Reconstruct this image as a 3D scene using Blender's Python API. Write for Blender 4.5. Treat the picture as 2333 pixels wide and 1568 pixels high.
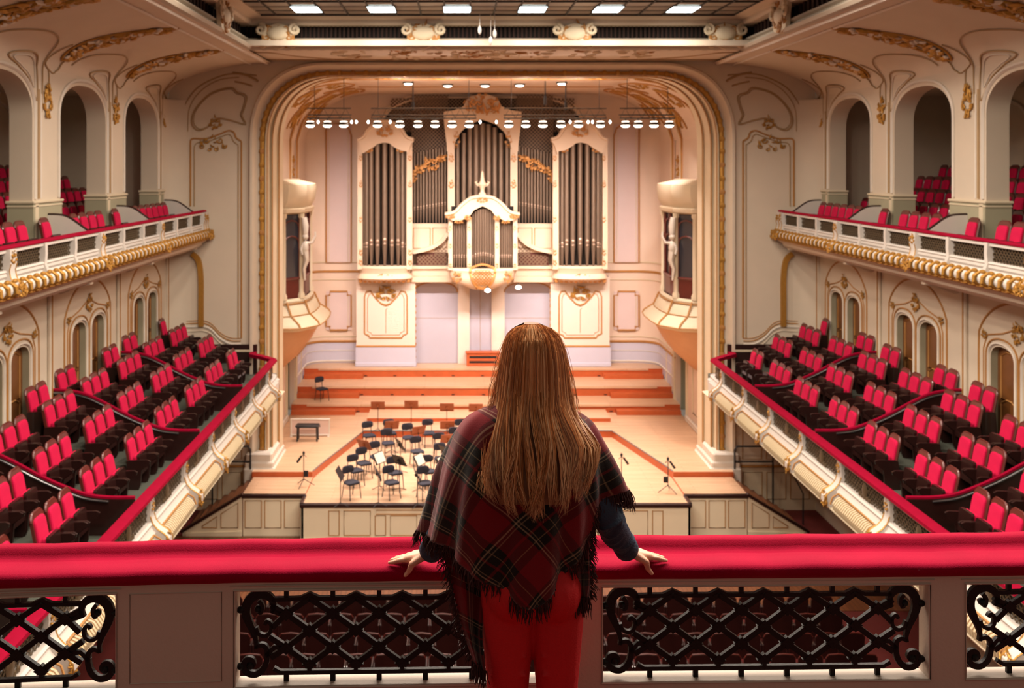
import bpy, bmesh, math, random
from mathutils import Vector, Matrix
PI = math.pi
sin, cos = math.sin, math.cos
for o in list(bpy.data.objects):
    bpy.data.objects.remove(o)
SC = bpy.context.scene
COL = SC.collection

# ------------------------------------------------------------------ camera
F = 2268.0                      # focal length in pixels of the 2333 px wide frame
VX, VY = 1038.0, 375.0          # where the hall's long axis vanishes
CX, CZ = -1.16, 10.95           # the photographer stands left of the middle, on the upper balcony
cam_d = bpy.data.cameras.new('camera')
cam = bpy.data.objects.new('camera', cam_d)
COL.objects.link(cam)
cam.location = (CX, 0, CZ)
cam.rotation_euler = (PI / 2, 0, 0)
cam_d.sensor_width = 36.0
cam_d.lens = 36.0 * F / 2333.0
cam_d.shift_x = (1166.5 - VX) / 2333.0
cam_d.shift_y = -(784.0 - VY) / 2333.0
cam_d.clip_start = 0.1
cam_d.clip_end = 200
cam_d.dof.use_dof = True
cam_d.dof.focus_distance = 3.35
cam_d.dof.aperture_fstop = 5.6
SC.camera = cam


def at(px, py, Y):
    """the place at depth Y that the photograph shows at (px, py)"""
    return Vector((CX + (px - VX) * Y / F, Y, CZ - (py - VY) * Y / F))


def X_at(px, Y):
    return CX + (px - VX) * Y / F


def Z_at(py, Y):
    return CZ - (py - VY) * Y / F


def px_of(p):
    return VX + (p[0] - CX) * F / p[1], VY + (CZ - p[2]) * F / p[1]


# ------------------------------------------------------------------ light
SC.view_settings.view_transform = 'Standard'
SC.view_settings.look = 'None'
SC.view_settings.gamma = 1.0
SC.view_settings.use_curve_mapping = False
SC.view_settings.exposure = 0.0
SC.cycles.use_denoising = True
SC.cycles.max_bounces = 7
SC.cycles.diffuse_bounces = 5
SC.cycles.glossy_bounces = 3
SC.cycles.transmission_bounces = 4
SC.cycles.sample_clamp_indirect = 6.0
SC.cycles.caustics_reflective = False
SC.cycles.caustics_refractive = False
world = bpy.data.worlds.new('hall_ambience')
SC.world = world
world.use_nodes = True
bg = world.node_tree.nodes['Background']
bg.inputs[0].default_value = (1.0, 0.80, 0.62, 1)
bg.inputs[1].default_value = 0.20


def area(name, loc, size, power, color, rot=(0, 0, 0), sy=None, spread=PI, shape=None):
    d = bpy.data.lights.new(name, 'AREA')
    d.energy = power
    d.color = color
    d.shape = shape or ('RECTANGLE' if sy else 'DISK')
    d.size = size
    if sy:
        d.size_y = sy
    d.spread = spread
    o = bpy.data.objects.new(name, d)
    o.location = loc
    o.rotation_euler = rot
    COL.objects.link(o)
    return o


def spot(name, loc, target, power, color, angle, blend=0.6, r=0.1):
    d = bpy.data.lights.new(name, 'SPOT')
    d.energy = power
    d.color = color
    d.spot_size = angle
    d.spot_blend = blend
    d.shadow_soft_size = r
    o = bpy.data.objects.new(name, d)
    o.location = loc
    o.rotation_euler = (Vector(target) - Vector(loc)).to_track_quat('-Z', 'Y').to_euler()
    COL.objects.link(o)
    return o


WARM = (1.0, 0.85, 0.71)
STAGE = (1.0, 0.84, 0.775)
PEACH = (1.0, 0.76, 0.62)
# the luminous cells of the glass ceiling: one lit cell in three, row after row
CELL_X = [-5.12 + 2.0 * i for i in range(6)]
CELL_Y = [26.4, 19.6, 12.8, 6.0]
for cy in CELL_Y:
    for cx in CELL_X:
        area('ceiling_cell_light', (cx, cy, 15.03), 0.7, 110.0 if cy > 25 else 300.0, WARM, sy=0.95, spread=2.95)
# the row of stage lamps hung inside the proscenium
LAMP_PX = [707, 746, 783, 860, 911, 952, 991, 1030, 1069, 1159, 1198, 1237, 1278, 1318, 1368, 1425, 1454, 1490, 1525]
LAMP_Y = 33.9
LAMP_Z = Z_at(287, LAMP_Y)
for i, px in enumerate(LAMP_PX):
    lx = X_at(px, LAMP_Y)
    aim = Vector((lx * 0.75, 42.0, 5.4)) if i % 2 == 0 else Vector((lx * 0.6, 31.5, 1.2))
    L = area('stage_lamp_light', (lx, LAMP_Y, LAMP_Z - 0.03), 0.30, 185.0 if i % 2 == 0 else 265.0, STAGE, spread=1.5)
    L.rotation_euler = (aim - L.location).to_track_quat('-Z', 'Y').to_euler()
# uplights added above the truss to brighten the stage ceiling
for px in LAMP_PX[4:-4:3]:
    area('added_stage_uplight', (X_at(px, LAMP_Y), LAMP_Y, LAMP_Z + 0.78), 0.22, 85.0, PEACH, rot=(PI, 0, 0))
# the downlights let into the stage ceiling
DOWN_PX = [(930, 188), (1020, 193), (1105, 193), (1184, 192), (1280, 188)]
DOWN_Z = 13.95
for px, py in DOWN_PX:
    Yd = (DOWN_Z - CZ) * F / (VY - py)
    area('stage_downlight', (X_at(px, Yd), Yd, DOWN_Z - 0.08), 0.3, 75.0, PEACH)


# ------------------------------------------------------------------ materials
def lin(h):
    h = h.lstrip('#')
    out = []
    for i in (0, 2, 4):
        c = int(h[i:i + 2], 16) / 255.0
        out.append(c / 12.92 if c <= 0.04045 else ((c + 0.055) / 1.055) ** 2.4)
    return (*out, 1.0)


MATS = {}


def mat(name, color, rough=0.6, metal=0.0, var=0.0, vscale=3.0, bump=0.0, bscale=40.0, sheen=0.0, spec=0.5, emit=None, estr=0.0, coat=0.0, sheen_tint=None):
    m = bpy.data.materials.new(name)
    m.use_nodes = True
    nt = m.node_tree
    b = nt.nodes['Principled BSDF']
    c = lin(color) if isinstance(color, str) else (*color, 1.0)
    b.inputs['Base Color'].default_value = c
    b.inputs['Roughness'].default_value = rough
    b.inputs['Metallic'].default_value = metal
    b.inputs['Specular IOR Level'].default_value = spec
    if sheen:
        b.inputs['Sheen Weight'].default_value = sheen
        b.inputs['Sheen Roughness'].default_value = 0.4
        if sheen_tint:
            b.inputs['Sheen Tint'].default_value = lin(sheen_tint)
    if coat:
        b.inputs['Coat Weight'].default_value = coat
    if emit:
        b.inputs['Emission Color'].default_value = lin(emit)
        b.inputs['Emission Strength'].default_value = estr
    if var or bump:
        tc = nt.nodes.new('ShaderNodeTexCoord')
        if var:
            n = nt.nodes.new('ShaderNodeTexNoise')
            n.inputs['Scale'].default_value = vscale
            n.inputs['Detail'].default_value = 4
            nt.links.new(tc.outputs['Object'], n.inputs['Vector'])
            mx = nt.nodes.new('ShaderNodeMix')
            mx.data_type = 'RGBA'
            mx.inputs[6].default_value = tuple(max(0, v * (1 - var)) for v in c[:3]) + (1,)
            mx.inputs[7].default_value = tuple(min(1, v * (1 + var)) for v in c[:3]) + (1,)
            nt.links.new(n.outputs['Fac'], mx.inputs[0])
            nt.links.new(mx.outputs[2], b.inputs['Base Color'])
        if bump:
            n2 = nt.nodes.new('ShaderNodeTexNoise')
            n2.inputs['Scale'].default_value = bscale
            n2.inputs['Detail'].default_value = 3
            nt.links.new(tc.outputs['Object'], n2.inputs['Vector'])
            bp = nt.nodes.new('ShaderNodeBump')
            bp.inputs['Strength'].default_value = bump
            bp.inputs['Distance'].default_value = 0.02
            nt.links.new(n2.outputs['Fac'], bp.inputs['Height'])
            nt.links.new(bp.outputs['Normal'], b.inputs['Normal'])
    MATS[name] = m
    return m


def wood_planks(name, c1, c2, groove, plank=0.12, length=2.4, rough=0.35, along='x'):
    """floor boards: a brick pattern of long thin boards with grain"""
    m = bpy.data.materials.new(name)
    m.use_nodes = True
    nt = m.node_tree
    b = nt.nodes['Principled BSDF']
    b.inputs['Roughness'].default_value = rough
    tc = nt.nodes.new('ShaderNodeTexCoord')
    mp = nt.nodes.new('ShaderNodeMapping')
    if along == 'y':
        mp.inputs['Rotation'].default_value = (0, 0, PI / 2)
    nt.links.new(tc.outputs['Object'], mp.inputs['Vector'])
    br = nt.nodes.new('ShaderNodeTexBrick')
    br.inputs['Color1'].default_value = lin(c1)
    br.inputs['Color2'].default_value = lin(c2)
    br.inputs['Mortar'].default_value = lin(groove)
    br.inputs['Scale'].default_value = 1.0
    br.inputs['Mortar Size'].default_value = 0.006
    br.inputs['Brick Width'].default_value = length
    br.inputs['Row Height'].default_value = plank
    nt.links.new(mp.outputs['Vector'], br.inputs['Vector'])
    n = nt.nodes.new('ShaderNodeTexNoise')
    n.inputs['Scale'].default_value = 1.6
    n.inputs['Detail'].default_value = 5
    mp2 = nt.nodes.new('ShaderNodeMapping')
    mp2.inputs['Scale'].default_value = (0.6, 9.0, 1.0)
    nt.links.new(mp.outputs['Vector'], mp2.inputs['Vector'])
    nt.links.new(mp2.outputs['Vector'], n.inputs['Vector'])
    mx = nt.nodes.new('ShaderNodeMix')
    mx.data_type = 'RGBA'
    mx.blend_type = 'MULTIPLY'
    mx.inputs[0].default_value = 0.45
    rp = nt.nodes.new('ShaderNodeValToRGB')
    rp.color_ramp.elements[0].position = 0.3
    rp.color_ramp.elements[0].color = (0.55, 0.5, 0.45, 1)
    rp.color_ramp.elements[1].position = 0.7
    rp.color_ramp.elements[1].color = (1, 1, 1, 1)
    nt.links.new(n.outputs['Fac'], rp.inputs['Fac'])
    nt.links.new(br.outputs['Color'], mx.inputs[6])
    nt.links.new(rp.outputs['Color'], mx.inputs[7])
    nt.links.new(mx.outputs[2], b.inputs['Base Color'])
    MATS[name] = m
    return m


CREAM = mat('cream_plaster', '#cdbfab', 0.75, var=0.05, vscale=1.5, bump=0.05, bscale=60)
WHITE = mat('white_paint', '#d6cdc0', 0.5, var=0.04, vscale=4)
LILAC = mat('lilac_plaster', '#c4b9b9', 0.8, var=0.04, vscale=1.2)
OLIVE = mat('olive_dado', '#a09a80', 0.7, var=0.06)
STONE = mat('yellow_cream', '#cfc0a4', 0.7, var=0.05)
GOLD = mat('gilding', '#b5853a', 0.42, metal=0.55, var=0.25, vscale=14, bump=0.3, bscale=90)
OCHRE = mat('ochre_moulding', '#a8763c', 0.6, var=0.12, vscale=6)
BROWN = mat('brown_moulding', '#a3865f', 0.65, var=0.1)  # brown of the thin relief lines
DARKWOOD = mat('mahogany', '#260d0a', 0.4, var=0.35, vscale=9, coat=0.3)
REDWOOD = mat('red_brown_wood', '#5a211a', 0.4, var=0.25, vscale=8, coat=0.2)
VELVET = mat('red_velvet', '#8a0027', 0.85, var=0.2, vscale=6, bump=0.15, bscale=300, sheen=0.15, spec=0.1, sheen_tint='#ff2048')
SEATRED = mat('crimson_upholstery', '#c31444', 0.8, var=0.12, vscale=9, bump=0.1, bscale=200, sheen=0.35, spec=0.15, sheen_tint='#ff6080')
CARPET = mat('red_carpet', '#5e1712', 0.95, var=0.2, vscale=5, bump=0.3, bscale=200)
GREENCARPET = mat('grey_green_carpet', '#4b4f45', 0.95, var=0.15, vscale=6)
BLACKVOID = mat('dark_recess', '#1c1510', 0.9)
IRON = mat('dark_cast_iron', '#0b0807', 0.5, spec=0.3, metal=0.0, var=0.2, vscale=20, bump=0.15, bscale=120)
GRILLE = mat('bronze_grille', '#5d4d38', 0.5, metal=0.3, var=0.2, vscale=20)
ORANGEWOOD = mat('orange_wood_riser', '#b5562c', 0.4, var=0.2, vscale=4)
DOORWOOD = mat('brown_door_wood', '#70441f', 0.45, var=0.25, vscale=5)
PIPE = mat('organ_pipe_metal', '#7f6c5b', 0.5, metal=0.6, var=0.1, vscale=3)
PIPELIP = mat('pipe_mouth_metal', '#b8a08c', 0.35, metal=0.7)
BLACK = mat('black_plastic', '#19181c', 0.5)
NAVY = mat('blue_black_fabric', '#272733', 0.85, var=0.15, vscale=30)
STEEL = mat('steel', '#8a8a8c', 0.3, metal=0.9)
GLASSDARK = mat('dark_window_glass', '#33333a', 0.12, spec=0.7)
MUSICWOOD = mat('music_desk_wood', '#9c532e', 0.45, var=0.2, vscale=6)
PAPER = mat('sheet_music_paper', '#e8dcc4', 0.8)
BULB = mat('lamp_glow', '#ffffff', 0.5, emit='#fff2e0', estr=14.0)
CELL = mat('ceiling_cell_glow', '#ffffff', 0.5, emit='#eafcff', estr=5.0)
SKYGLASS = mat('ceiling_glass', '#968d80', 0.35, var=0.12, vscale=1.2)
GLASSBAR = mat('ceiling_bar', '#2b2622', 0.6)
BALCONYWHITE = mat('balcony_white', '#c9c2ba', 0.55, var=0.05, vscale=5)
STAGEFLOOR = wood_planks('stage_boards', '#dab694', '#d2aa86', '#a87e5c')
HALLFLOOR = wood_planks('hall_boards', '#7a4c30', '#6d4128', '#3c2416', along='y')


# ------------------------------------------------------------------ mesh kit
class MB:
    def __init__(self):
        self.v, self.f, self.m = [], [], []
        self.k = 0

    def mat(self, k):
        self.k = k
        return self

    def add(self, vs, fs):
        b = len(self.v)
        self.v.extend([tuple(p) for p in vs])
        for f in fs:
            self.f.append(tuple(i + b for i in f))
            self.m.append(self.k)

    def box(self, c, s, rot=None, bev=0.0):
        hx, hy, hz = s[0] / 2, s[1] / 2, s[2] / 2
        c = Vector(c)
        if bev:
            b = min(bev, hx * .9, hy * .9, hz * .9)
            pts = []
            for z, q in ((-hz, b), (-hz + b, 0), (hz - b, 0), (hz, b)):
                pts.append([Vector((x, y, z)) for x, y in (
                    (-hx + b + q * .0, -hy + q), (hx - b, -hy + q), (hx - q, -hy + b), (hx - q, hy - b), (hx - b, hy - q), (-hx + b, hy - q), (-hx + q, hy - b), (-hx + q, -hy + b))])
            if rot:
                pts = [[rot @ p for p in r] for r in pts]
            self.loft([[c + p for p in r] for r in pts], True, True)
            return
        vs = [Vector((x, y, z)) for z in (-hz, hz) for y in (-hy, hy) for x in (-hx, hx)]
        if rot:
            vs = [rot @ p for p in vs]
        self.add([c + p for p in vs], [(0, 2, 3, 1), (4, 5, 7, 6), (0, 1, 5, 4), (1, 3, 7, 5), (3, 2, 6, 7), (2, 0, 4, 6)])

    def bx(self, x0, x1, y0, y1, z0, z1, bev=0.0):
        self.box(((x0 + x1) / 2, (y0 + y1) / 2, (z0 + z1) / 2), (abs(x1 - x0), abs(y1 - y0), abs(z1 - z0)), bev=bev)

    def loft(self, rings, closed=True, cap=False):
        n = len(rings[0])
        vs = [p for r in rings for p in r]
        fs = []
        for i in range(len(rings) - 1):
            for j in range(n if closed else n - 1):
                a, b = i * n + j, i * n + (j + 1) % n
                fs.append((a, b, b + n, a + n))
        if cap and n > 2:
            fs.append(tuple(range(n))[::-1])
            fs.append(tuple(range((len(rings) - 1) * n, len(rings) * n)))
        self.add(vs, fs)

    def tube(self, pts, r, n=6, closed=False, cap=True, squash=1.0):
        pts = [Vector(p) for p in pts]
        N = len(pts)
        rings = []
        up = None
        for i, p in enumerate(pts):
            if closed:
                t = pts[(i + 1) % N] - pts[i - 1]
            else:
                t = pts[min(i + 1, N - 1)] - pts[max(i - 1, 0)]
            if t.length < 1e-9:
                t = Vector((0, 0, 1))
            t.normalize()
            if up is None:
                up = Vector((0, 0, 1)) if abs(t.z) < 0.9 else Vector((0, 1, 0))
            a = up - t * up.dot(t)
            if a.length < 1e-6:
                a = t.orthogonal()
            a.normalize()
            up = a
            bvec = t.cross(a)
            rr = r[i] if isinstance(r, (list, tuple)) else r
            rings.append([p + a * (cos(2 * PI * k / n) * rr) + bvec * (sin(2 * PI * k / n) * rr * squash) for k in range(n)])
        if closed:
            rings.append(rings[0])
            self.loft(rings, True, False)
        else:
            self.loft(rings, True, cap)

    def cyl(self, p0, p1, r0, r1=None, n=10, cap=True):
        self.tube([p0, p1], [r0, r0 if r1 is None else r1], n, cap=cap)

    def lathe(self, prof, c=(0, 0, 0), n=16, a0=0.0, a1=2 * PI, sx=1.0, sy=1.0):
        c = Vector(c)
        full = abs(a1 - a0 - 2 * PI) < 1e-6
        k = n if full else n + 1
        rings = [[c + Vector((cos(a0 + (a1 - a0) * j / n) * r * sx, sin(a0 + (a1 - a0) * j / n) * r * sy, z)) for j in range(k)] for r, z in prof]
        self.loft(rings, full, full)

    def ball(self, c, r, nu=8, nv=6, rot=None):
        if not isinstance(r, (tuple, list)):
            r = (r, r, r)
        c = Vector(c)
        rings = []
        for i in range(nv + 1):
            t = PI * i / nv
            t = max(0.03, min(PI - 0.03, t))
            ring = []
            for j in range(nu):
                p = Vector((r[0] * sin(t) * cos(2 * PI * j / nu), r[1] * sin(t) * sin(2 * PI * j / nu), r[2] * cos(t)))
                ring.append(c + (rot @ p if rot else p))
            rings.append(ring)
        self.loft(rings, True, True)

    def prism(self, poly, d0, d1, fn):
        """poly: 2-D outline; fn(u, v, d) gives the 3-D point; from depth d0 to d1"""
        n = len(poly)
        vs = [fn(u, v, d0) for u, v in poly] + [fn(u, v, d1) for u, v in poly]
        fs = [tuple(range(n))[::-1], tuple(range(n, 2 * n))]
        for j in range(n):
            k = (j + 1) % n
            fs.append((j, k, k + n, j + n))
        self.add(vs, fs)

    def ribbon(self, path, w, d0, d1, fn, closed=False):
        """a flat bar of width w (number or list) that follows a 2-D path"""
        N = len(path)
        L, R = [], []
        for i in range(N):
            a = path[i - 1] if (i > 0 or closed) else path[i]
            b = path[(i + 1) % N] if (i < N - 1 or closed) else path[i]
            tx, ty = b[0] - a[0], b[1] - a[1]
            q = math.hypot(tx, ty) or 1.0
            h = (w[i] if isinstance(w, (list, tuple)) else w) / 2
            L.append((path[i][0] - ty / q * h, path[i][1] + tx / q * h))
            R.append((path[i][0] + ty / q * h, path[i][1] - tx / q * h))
        rings = [[fn(*l, d0), fn(*r, d0), fn(*r, d1), fn(*l, d1)] for l, r in zip(L, R)]
        if closed:
            rings.append(rings[0])
            self.loft(rings, True, False)
        else:
            self.loft(rings, True, True)

    def grid(self, fn, nu, nv):
        vs = [fn(i / nu, j / nv) for i in range(nu + 1) for j in range(nv + 1)]
        fs = [(i * (nv + 1) + j, (i + 1) * (nv + 1) + j, (i + 1) * (nv + 1) + j + 1, i * (nv + 1) + j + 1) for i in range(nu) for j in range(nv)]
        self.add(vs, fs)


def obj(name, mb, mats, parent=None, smooth=35, origin=None, label=None):
    if not isinstance(mats, (list, tuple)):
        mats = [mats]
    me = bpy.data.meshes.new(name)
    vs = mb.v
    if origin is not None:
        ox, oy, oz = origin
        vs = [(x - ox, y - oy, z - oz) for x, y, z in vs]
    me.from_pydata(vs, [], mb.f)
    for m in mats:
        me.materials.append(m)
    if len(mats) > 1:
        me.polygons.foreach_set('material_index', mb.m)
    bm = bmesh.new()
    bm.from_mesh(me)
    bmesh.ops.recalc_face_normals(bm, faces=bm.faces)
    bm.to_mesh(me)
    bm.free()
    if smooth:
        me.shade_smooth()
        me.set_sharp_from_angle(angle=math.radians(smooth))
    o = bpy.data.objects.new(name, me)
    COL.objects.link(o)
    if origin is not None and parent is None:
        o.location = origin
    if parent is not None:
        o.parent = parent
    if label:
        o['label'] = label
    return o


def tag(o, label, cat, group=None, kind=None):
    o['label'] = label
    o['category'] = cat
    if group:
        o['group'] = group
    if kind:
        o['kind'] = kind
    return o


def thing(name, label, cat, loc=(0, 0, 0), rz=0.0, group=None):
    o = bpy.data.objects.new(name, None)
    o.empty_display_size = 0.1
    o.location = loc
    o.rotation_euler = (0, 0, rz)
    COL.objects.link(o)
    return tag(o, label, cat, group)


def struct(name, mb, mats, label, cat, smooth=35):
    o = obj(name, mb, mats, smooth=smooth)
    return tag(o, label, cat, kind='structure')


def dup(root, loc, rz, label, group=None, scale=None):
    r = root.copy()
    COL.objects.link(r)
    r.location = loc
    r.rotation_euler = (0, 0, rz)
    if scale:
        r.scale = scale
    r['label'] = label
    if group:
        r['group'] = group
    for ch in list(root.children):
        c = ch.copy()
        COL.objects.link(c)
        c.parent = r
        for g in ch.children:
            d = g.copy()
            COL.objects.link(d)
            d.parent = c
    return r


def bez(p0, p1, p2, p3, n=12):
    out = []
    for i in range(n + 1):
        t = i / n
        u = 1 - t
        out.append(tuple(u ** 3 * a + 3 * u * u * t * b + 3 * u * t * t * c + t ** 3 * d for a, b, c, d in zip(p0, p1, p2, p3)))
    return out


def spline(pts, n=6, closed=False):
    """Catmull-Rom through points"""
    P = [tuple(p) for p in pts]
    N = len(P)
    out = []
    rng = range(N) if closed else range(N - 1)
    for i in rng:
        p1, p2 = P[i], P[(i + 1) % N]
        p0 = P[i - 1] if (i > 0 or closed) else p1
        p3 = P[(i + 2) % N] if (i < N - 2 or closed) else p2
        for k in range(n):
            t = k / n
            out.append(tuple(0.5 * (2 * b + (c - a) * t + (2 * a - 5 * b + 4 * c - d) * t * t + (3 * b - a - 3 * c + d) * t ** 3) for a, b, c, d in zip(p0, p1, p2, p3)))
    if not closed:
        out.append(P[-1])
    return out


def spiral(cx, cy, r0, r1, a0, turns, n=18):
    return [(cx + (r0 + (r1 - r0) * i / n) * cos(a0 + turns * 2 * PI * i / n), cy + (r0 + (r1 - r0) * i / n) * sin(a0 + turns * 2 * PI * i / n)) for i in range(n + 1)]


def ornament(mb, fn, w, h, seed=0, dens=1.0, depth=0.05):
    """rococo relief: paired scrolls, acanthus leaves and a shell; fn(u, v, d) maps the local plane into the hall"""
    R = random.Random(seed)
    for sg in (-1, 1):
        for (cx, cy, r, a0, tn) in ((0.22, 0.18, 0.17, PI, 1.2), (0.34, -0.12, 0.13, 0.5, -1.1), (0.12, -0.28, 0.10, 2.2, 1.0)):
            p = spiral(cx * w * sg, cy * h, r * min(w, h), 0.02 * w, a0 if sg > 0 else PI - a0, tn * sg, 12)
            mb.tube([fn(a, b, depth * .5) for a, b in p], [depth * (0.5 - 0.3 * i / 12) for i in range(13)], 5)
    n = int(26 * dens)
    for i in range(n):
        u, v = R.uniform(-.46, .46) * w, R.uniform(-.45, .45) * h
        if (2 * u / w) ** 2 + (2 * v / h) ** 2 > 0.9:
            continue
        a = R.uniform(0, PI)
        l = R.uniform(.06, .13) * min(w, h) * 1.4
        q = [(u + cos(a) * t * l, v + sin(a) * t * l + 0.25 * l * t * t) for t in (-1, -.4, .3, 1)]
        mb.tube([fn(x, y, depth * R.uniform(.3, .9)) for x, y in q], [0.004, l * .34, l * .3, 0.004], 5)


PX = None
# ================================================================== the hall
Z_UP = 8.73           # floor of the upper balcony
Z_UPRAIL = 9.533
X_ARC = 10.3          # plane of the arcade (either side)
Y_END = 31.6          # wall beside the proscenium
Y_NEAR = 4.0
BAYS = [17.8, 22.3, 26.8, 31.3]
ARCH_C = [6.5, 11.0, 15.5, 20.0, 24.5, 29.0]
SIDES = ((-1, 'left'), (1, 'right'))


def arch_top(y, yc, hw, zs, rise, e=2.3):
    q = min(1.0, abs(y - yc) / hw)
    return zs + rise * (1 - q ** e) ** (1 / e)


def arch_curve(yc, hw, zs, rise, n=20, e=2.3):
    out = []
    for i in range(n + 1):
        a = PI - PI * i / n
        c, s_ = cos(a), sin(a)
        out.append((yc + hw * math.copysign(abs(c) ** (2 / e), c), zs + rise * abs(s_) ** (2 / e)))
    return out


def pierced_wall(mb, s, xf, xb, y0, y1, z0, z1, ops, mi=(0, 1)):
    """wall in the plane x = s*xf, thick to s*xb, with arched openings (yc, hw, z_bottom, z_spring, rise)"""
    for x in (xf, xb):
        mb.mat(mi[0])
        cur = y0
        for yc, hw, zb, zs, rise in sorted(ops):
            mb.add([(s * x, cur, z0), (s * x, yc - hw, z0), (s * x, yc - hw, z1), (s * x, cur, z1)], [(0, 1, 2, 3)])
            c = arch_curve(yc, hw, zs, rise)
            mb.loft([[(s * x, a, b) for a, b in c], [(s * x, a, z1) for a, b in c]], False)
            if zb > z0:
                mb.add([(s * x, yc - hw, z0), (s * x, yc + hw, z0), (s * x, yc + hw, zb), (s * x, yc - hw, zb)], [(0, 1, 2, 3)])
            cur = yc + hw
        mb.add([(s * x, cur, z0), (s * x, y1, z0), (s * x, y1, z1), (s * x, cur, z1)], [(0, 1, 2, 3)])
    mb.mat(mi[1])
    for yc, hw, zb, zs, rise in ops:
        c = [(yc - hw, zb)] + arch_curve(yc, hw, zs, rise) + [(yc + hw, zb)]
        mb.loft([[(s * xf, a, b) for a, b in c], [(s * xb, a, b) for a, b in c]], False)


def cove(s, t, Y):
    """point on the coved vault between the arcade (t=0) and the ceiling cornice (t=1)"""
    a = t * PI / 2
    return Vector((s * (X_ARC - 3.3 * (1 - cos(a)) ** 0.92), Y, 13.1 + 1.07 * sin(a)))


for s, side in SIDES:
    # ---- upper arcade
    mb = MB()
    pierced_wall(mb, s, X_ARC, X_ARC + 0.5, Y_NEAR, Y_END + 0.1, Z_UP, 13.1, [(yc, 1.5, Z_UP, 12.02, 0.86) for yc in ARCH_C])
    struct('wall_' + side, mb, [CREAM, CREAM], 'cream arcaded wall of the upper gallery, %s of the stage' % side, 'wall')
    # dado of the piers, with a cap moulding
    mb = MB()
    for yc in ARCH_C:
        a, b = yc + 1.5, min(yc + 3.0, Y_END)
        mb.mat(0).bx(s * (X_ARC - .035), s * (X_ARC + .535), a - .03, b + .03, Z_UP, 10.10)
        mb.mat(1).bx(s * (X_ARC - .07), s * (X_ARC + .57), a - .065, b + .065, 10.10, 10.16, .015)
        mb.mat(1).bx(s * (X_ARC - .05), s * (X_ARC + .55), a - .045, b + .045, 10.02, 10.06, .01)
        mb.mat(1).bx(s * (X_ARC - .05), s * (X_ARC + .0), a + .06, a + .22, Z_UP, 10.10, .01)
    struct('baseboard_' + side, mb, [OLIVE, STONE], 'olive dado around the pier feet of the %s arcade' % side, 'dado')
    # ---- cove
    mb = MB()
    mb.grid(lambda u, v: cove(s, u, Y_NEAR + (Y_END - Y_NEAR) * v), 14, 30)
    struct('ceiling_cove_' + side, mb, [CREAM], 'cream coved vault above the %s arcade' % side, 'ceiling', smooth=60)
    # ---- mouldings and gilding of arcade and cove
    mb = MB()
    wf = lambda y, z, d: Vector((s * (X_ARC - d), y, z))
    for k, yc in enumerate(ARCH_C):
        c = [(yc - 1.62, 10.2)] + [(y, z) for y, z in arch_curve(yc, 1.62, 12.02, 0.98)] + [(yc + 1.62, 10.2)]
        mb.mat(0).tube([wf(y, z, 0.01) for y, z in c], 0.045, 5)
        mb.mat(1).tube([wf(yc + 1.8, z, 0.0) for z in (10.2, 11.0, 12.0, 12.6)], 0.04, 5)
        mb.mat(0).tube([wf(yc + 1.92, z, 0.0) for z in (10.2, 12.5)], 0.03, 5)
        # spandrel panels: a rounded triangle either side of the crown, on wall and cove

        def sp(u, v):         # u along the hall, v up the wall and over the cove
            if v <= 13.1:
                return Vector((s * (X_ARC - .012), yc + u, v))
            return cove(s, min(1, (v - 13.1) / 2.9), yc + u) + Vector((-s * .02, 0, -.02))
        tri = [(1.72, 12.35), (1.66, 13.25), (1.35, 13.55), (.75, 13.52), (.25, 13.30), (.85, 13.0), (1.3, 12.78)]
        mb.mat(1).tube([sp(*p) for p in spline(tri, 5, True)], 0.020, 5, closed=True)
        tri2 = [(1.60, 12.62), (1.54, 13.2), (1.25, 13.42), (.8, 13.40), (.5, 13.28), (.95, 13.04), (1.3, 12.9)]
        mb.mat(0).tube([sp(*p) for p in spline(tri2, 5, True)], 0.013, 5, closed=True)
        big = [(1.95, 12.1), (2.0, 13.0), (1.9, 13.7), (1.5, 14.1), (.6, 14.25), (-.4, 14.05), (-.9, 13.75), (-1.05, 13.45)]
        mb.mat(1).tube([sp(*p) for p in spline(big, 5)], 0.017, 5)
        # the whiplash line over each pier
        wl = [(2.25, 12.35), (2.35, 12.8), (2.3, 13.1), (2.05, 13.35), (2.15, 13.8), (2.3, 14.1)]
        mb.mat(1).tube([sp(*p) for p in spline(wl, 6)], 0.017, 5)
        wl = [(2.3, 13.1), (2.6, 13.02), (2.85, 13.2), (2.9, 13.5), (3.1, 13.9), (3.4, 14.6)]
        mb.mat(1).tube([sp(*p) for p in spline(wl, 6)], 0.018, 5)
        # gilt drop at the pier and gilt acanthus spray on the cove
        mb.mat(2)
        ornament(mb, lambda u, v, d: Vector((s * (X_ARC - d), yc + 2.25 + u * .6, 12.35 + v)), 0.75, 0.8, seed=k, dens=.8, depth=.06)

        def spray(u, v, d):
            t = .18 + .62 * (u / 1.0 + .5)
            return cove(s, max(0, min(1, t)), yc + 2.85 + v + .35 * (u + .5)) + Vector((-s * d, 0, -d))
        R = random.Random(20 + k)
        if yc > 28:
            continue
        for i in range(110):
            u = R.uniform(-.5, .5)
            v = R.uniform(-.52, .52) * (1 - 1.25 * abs(u))
            a = R.uniform(0, PI)
            l = R.uniform(.08, .17)
            mb.mat(2 if R.random() < .8 else 0)
            mb.tube([spray(u + cos(a) * t * l * .35, v + sin(a) * t * l, .05) for t in (-1, -.3, .4, 1)], [.01, l * .42, l * .34, .01], 5)
        edge = [(-.54, -.1), (-.36, .3), (0, .52), (.3, .34), (.6, .0), (.3, -.22), (0, -.44), (-.3, -.40)]
        mb.mat(2).tube([spray(u, v, .02) for u, v in spline(edge, 4, True)], .03, 5, closed=True)
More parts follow.
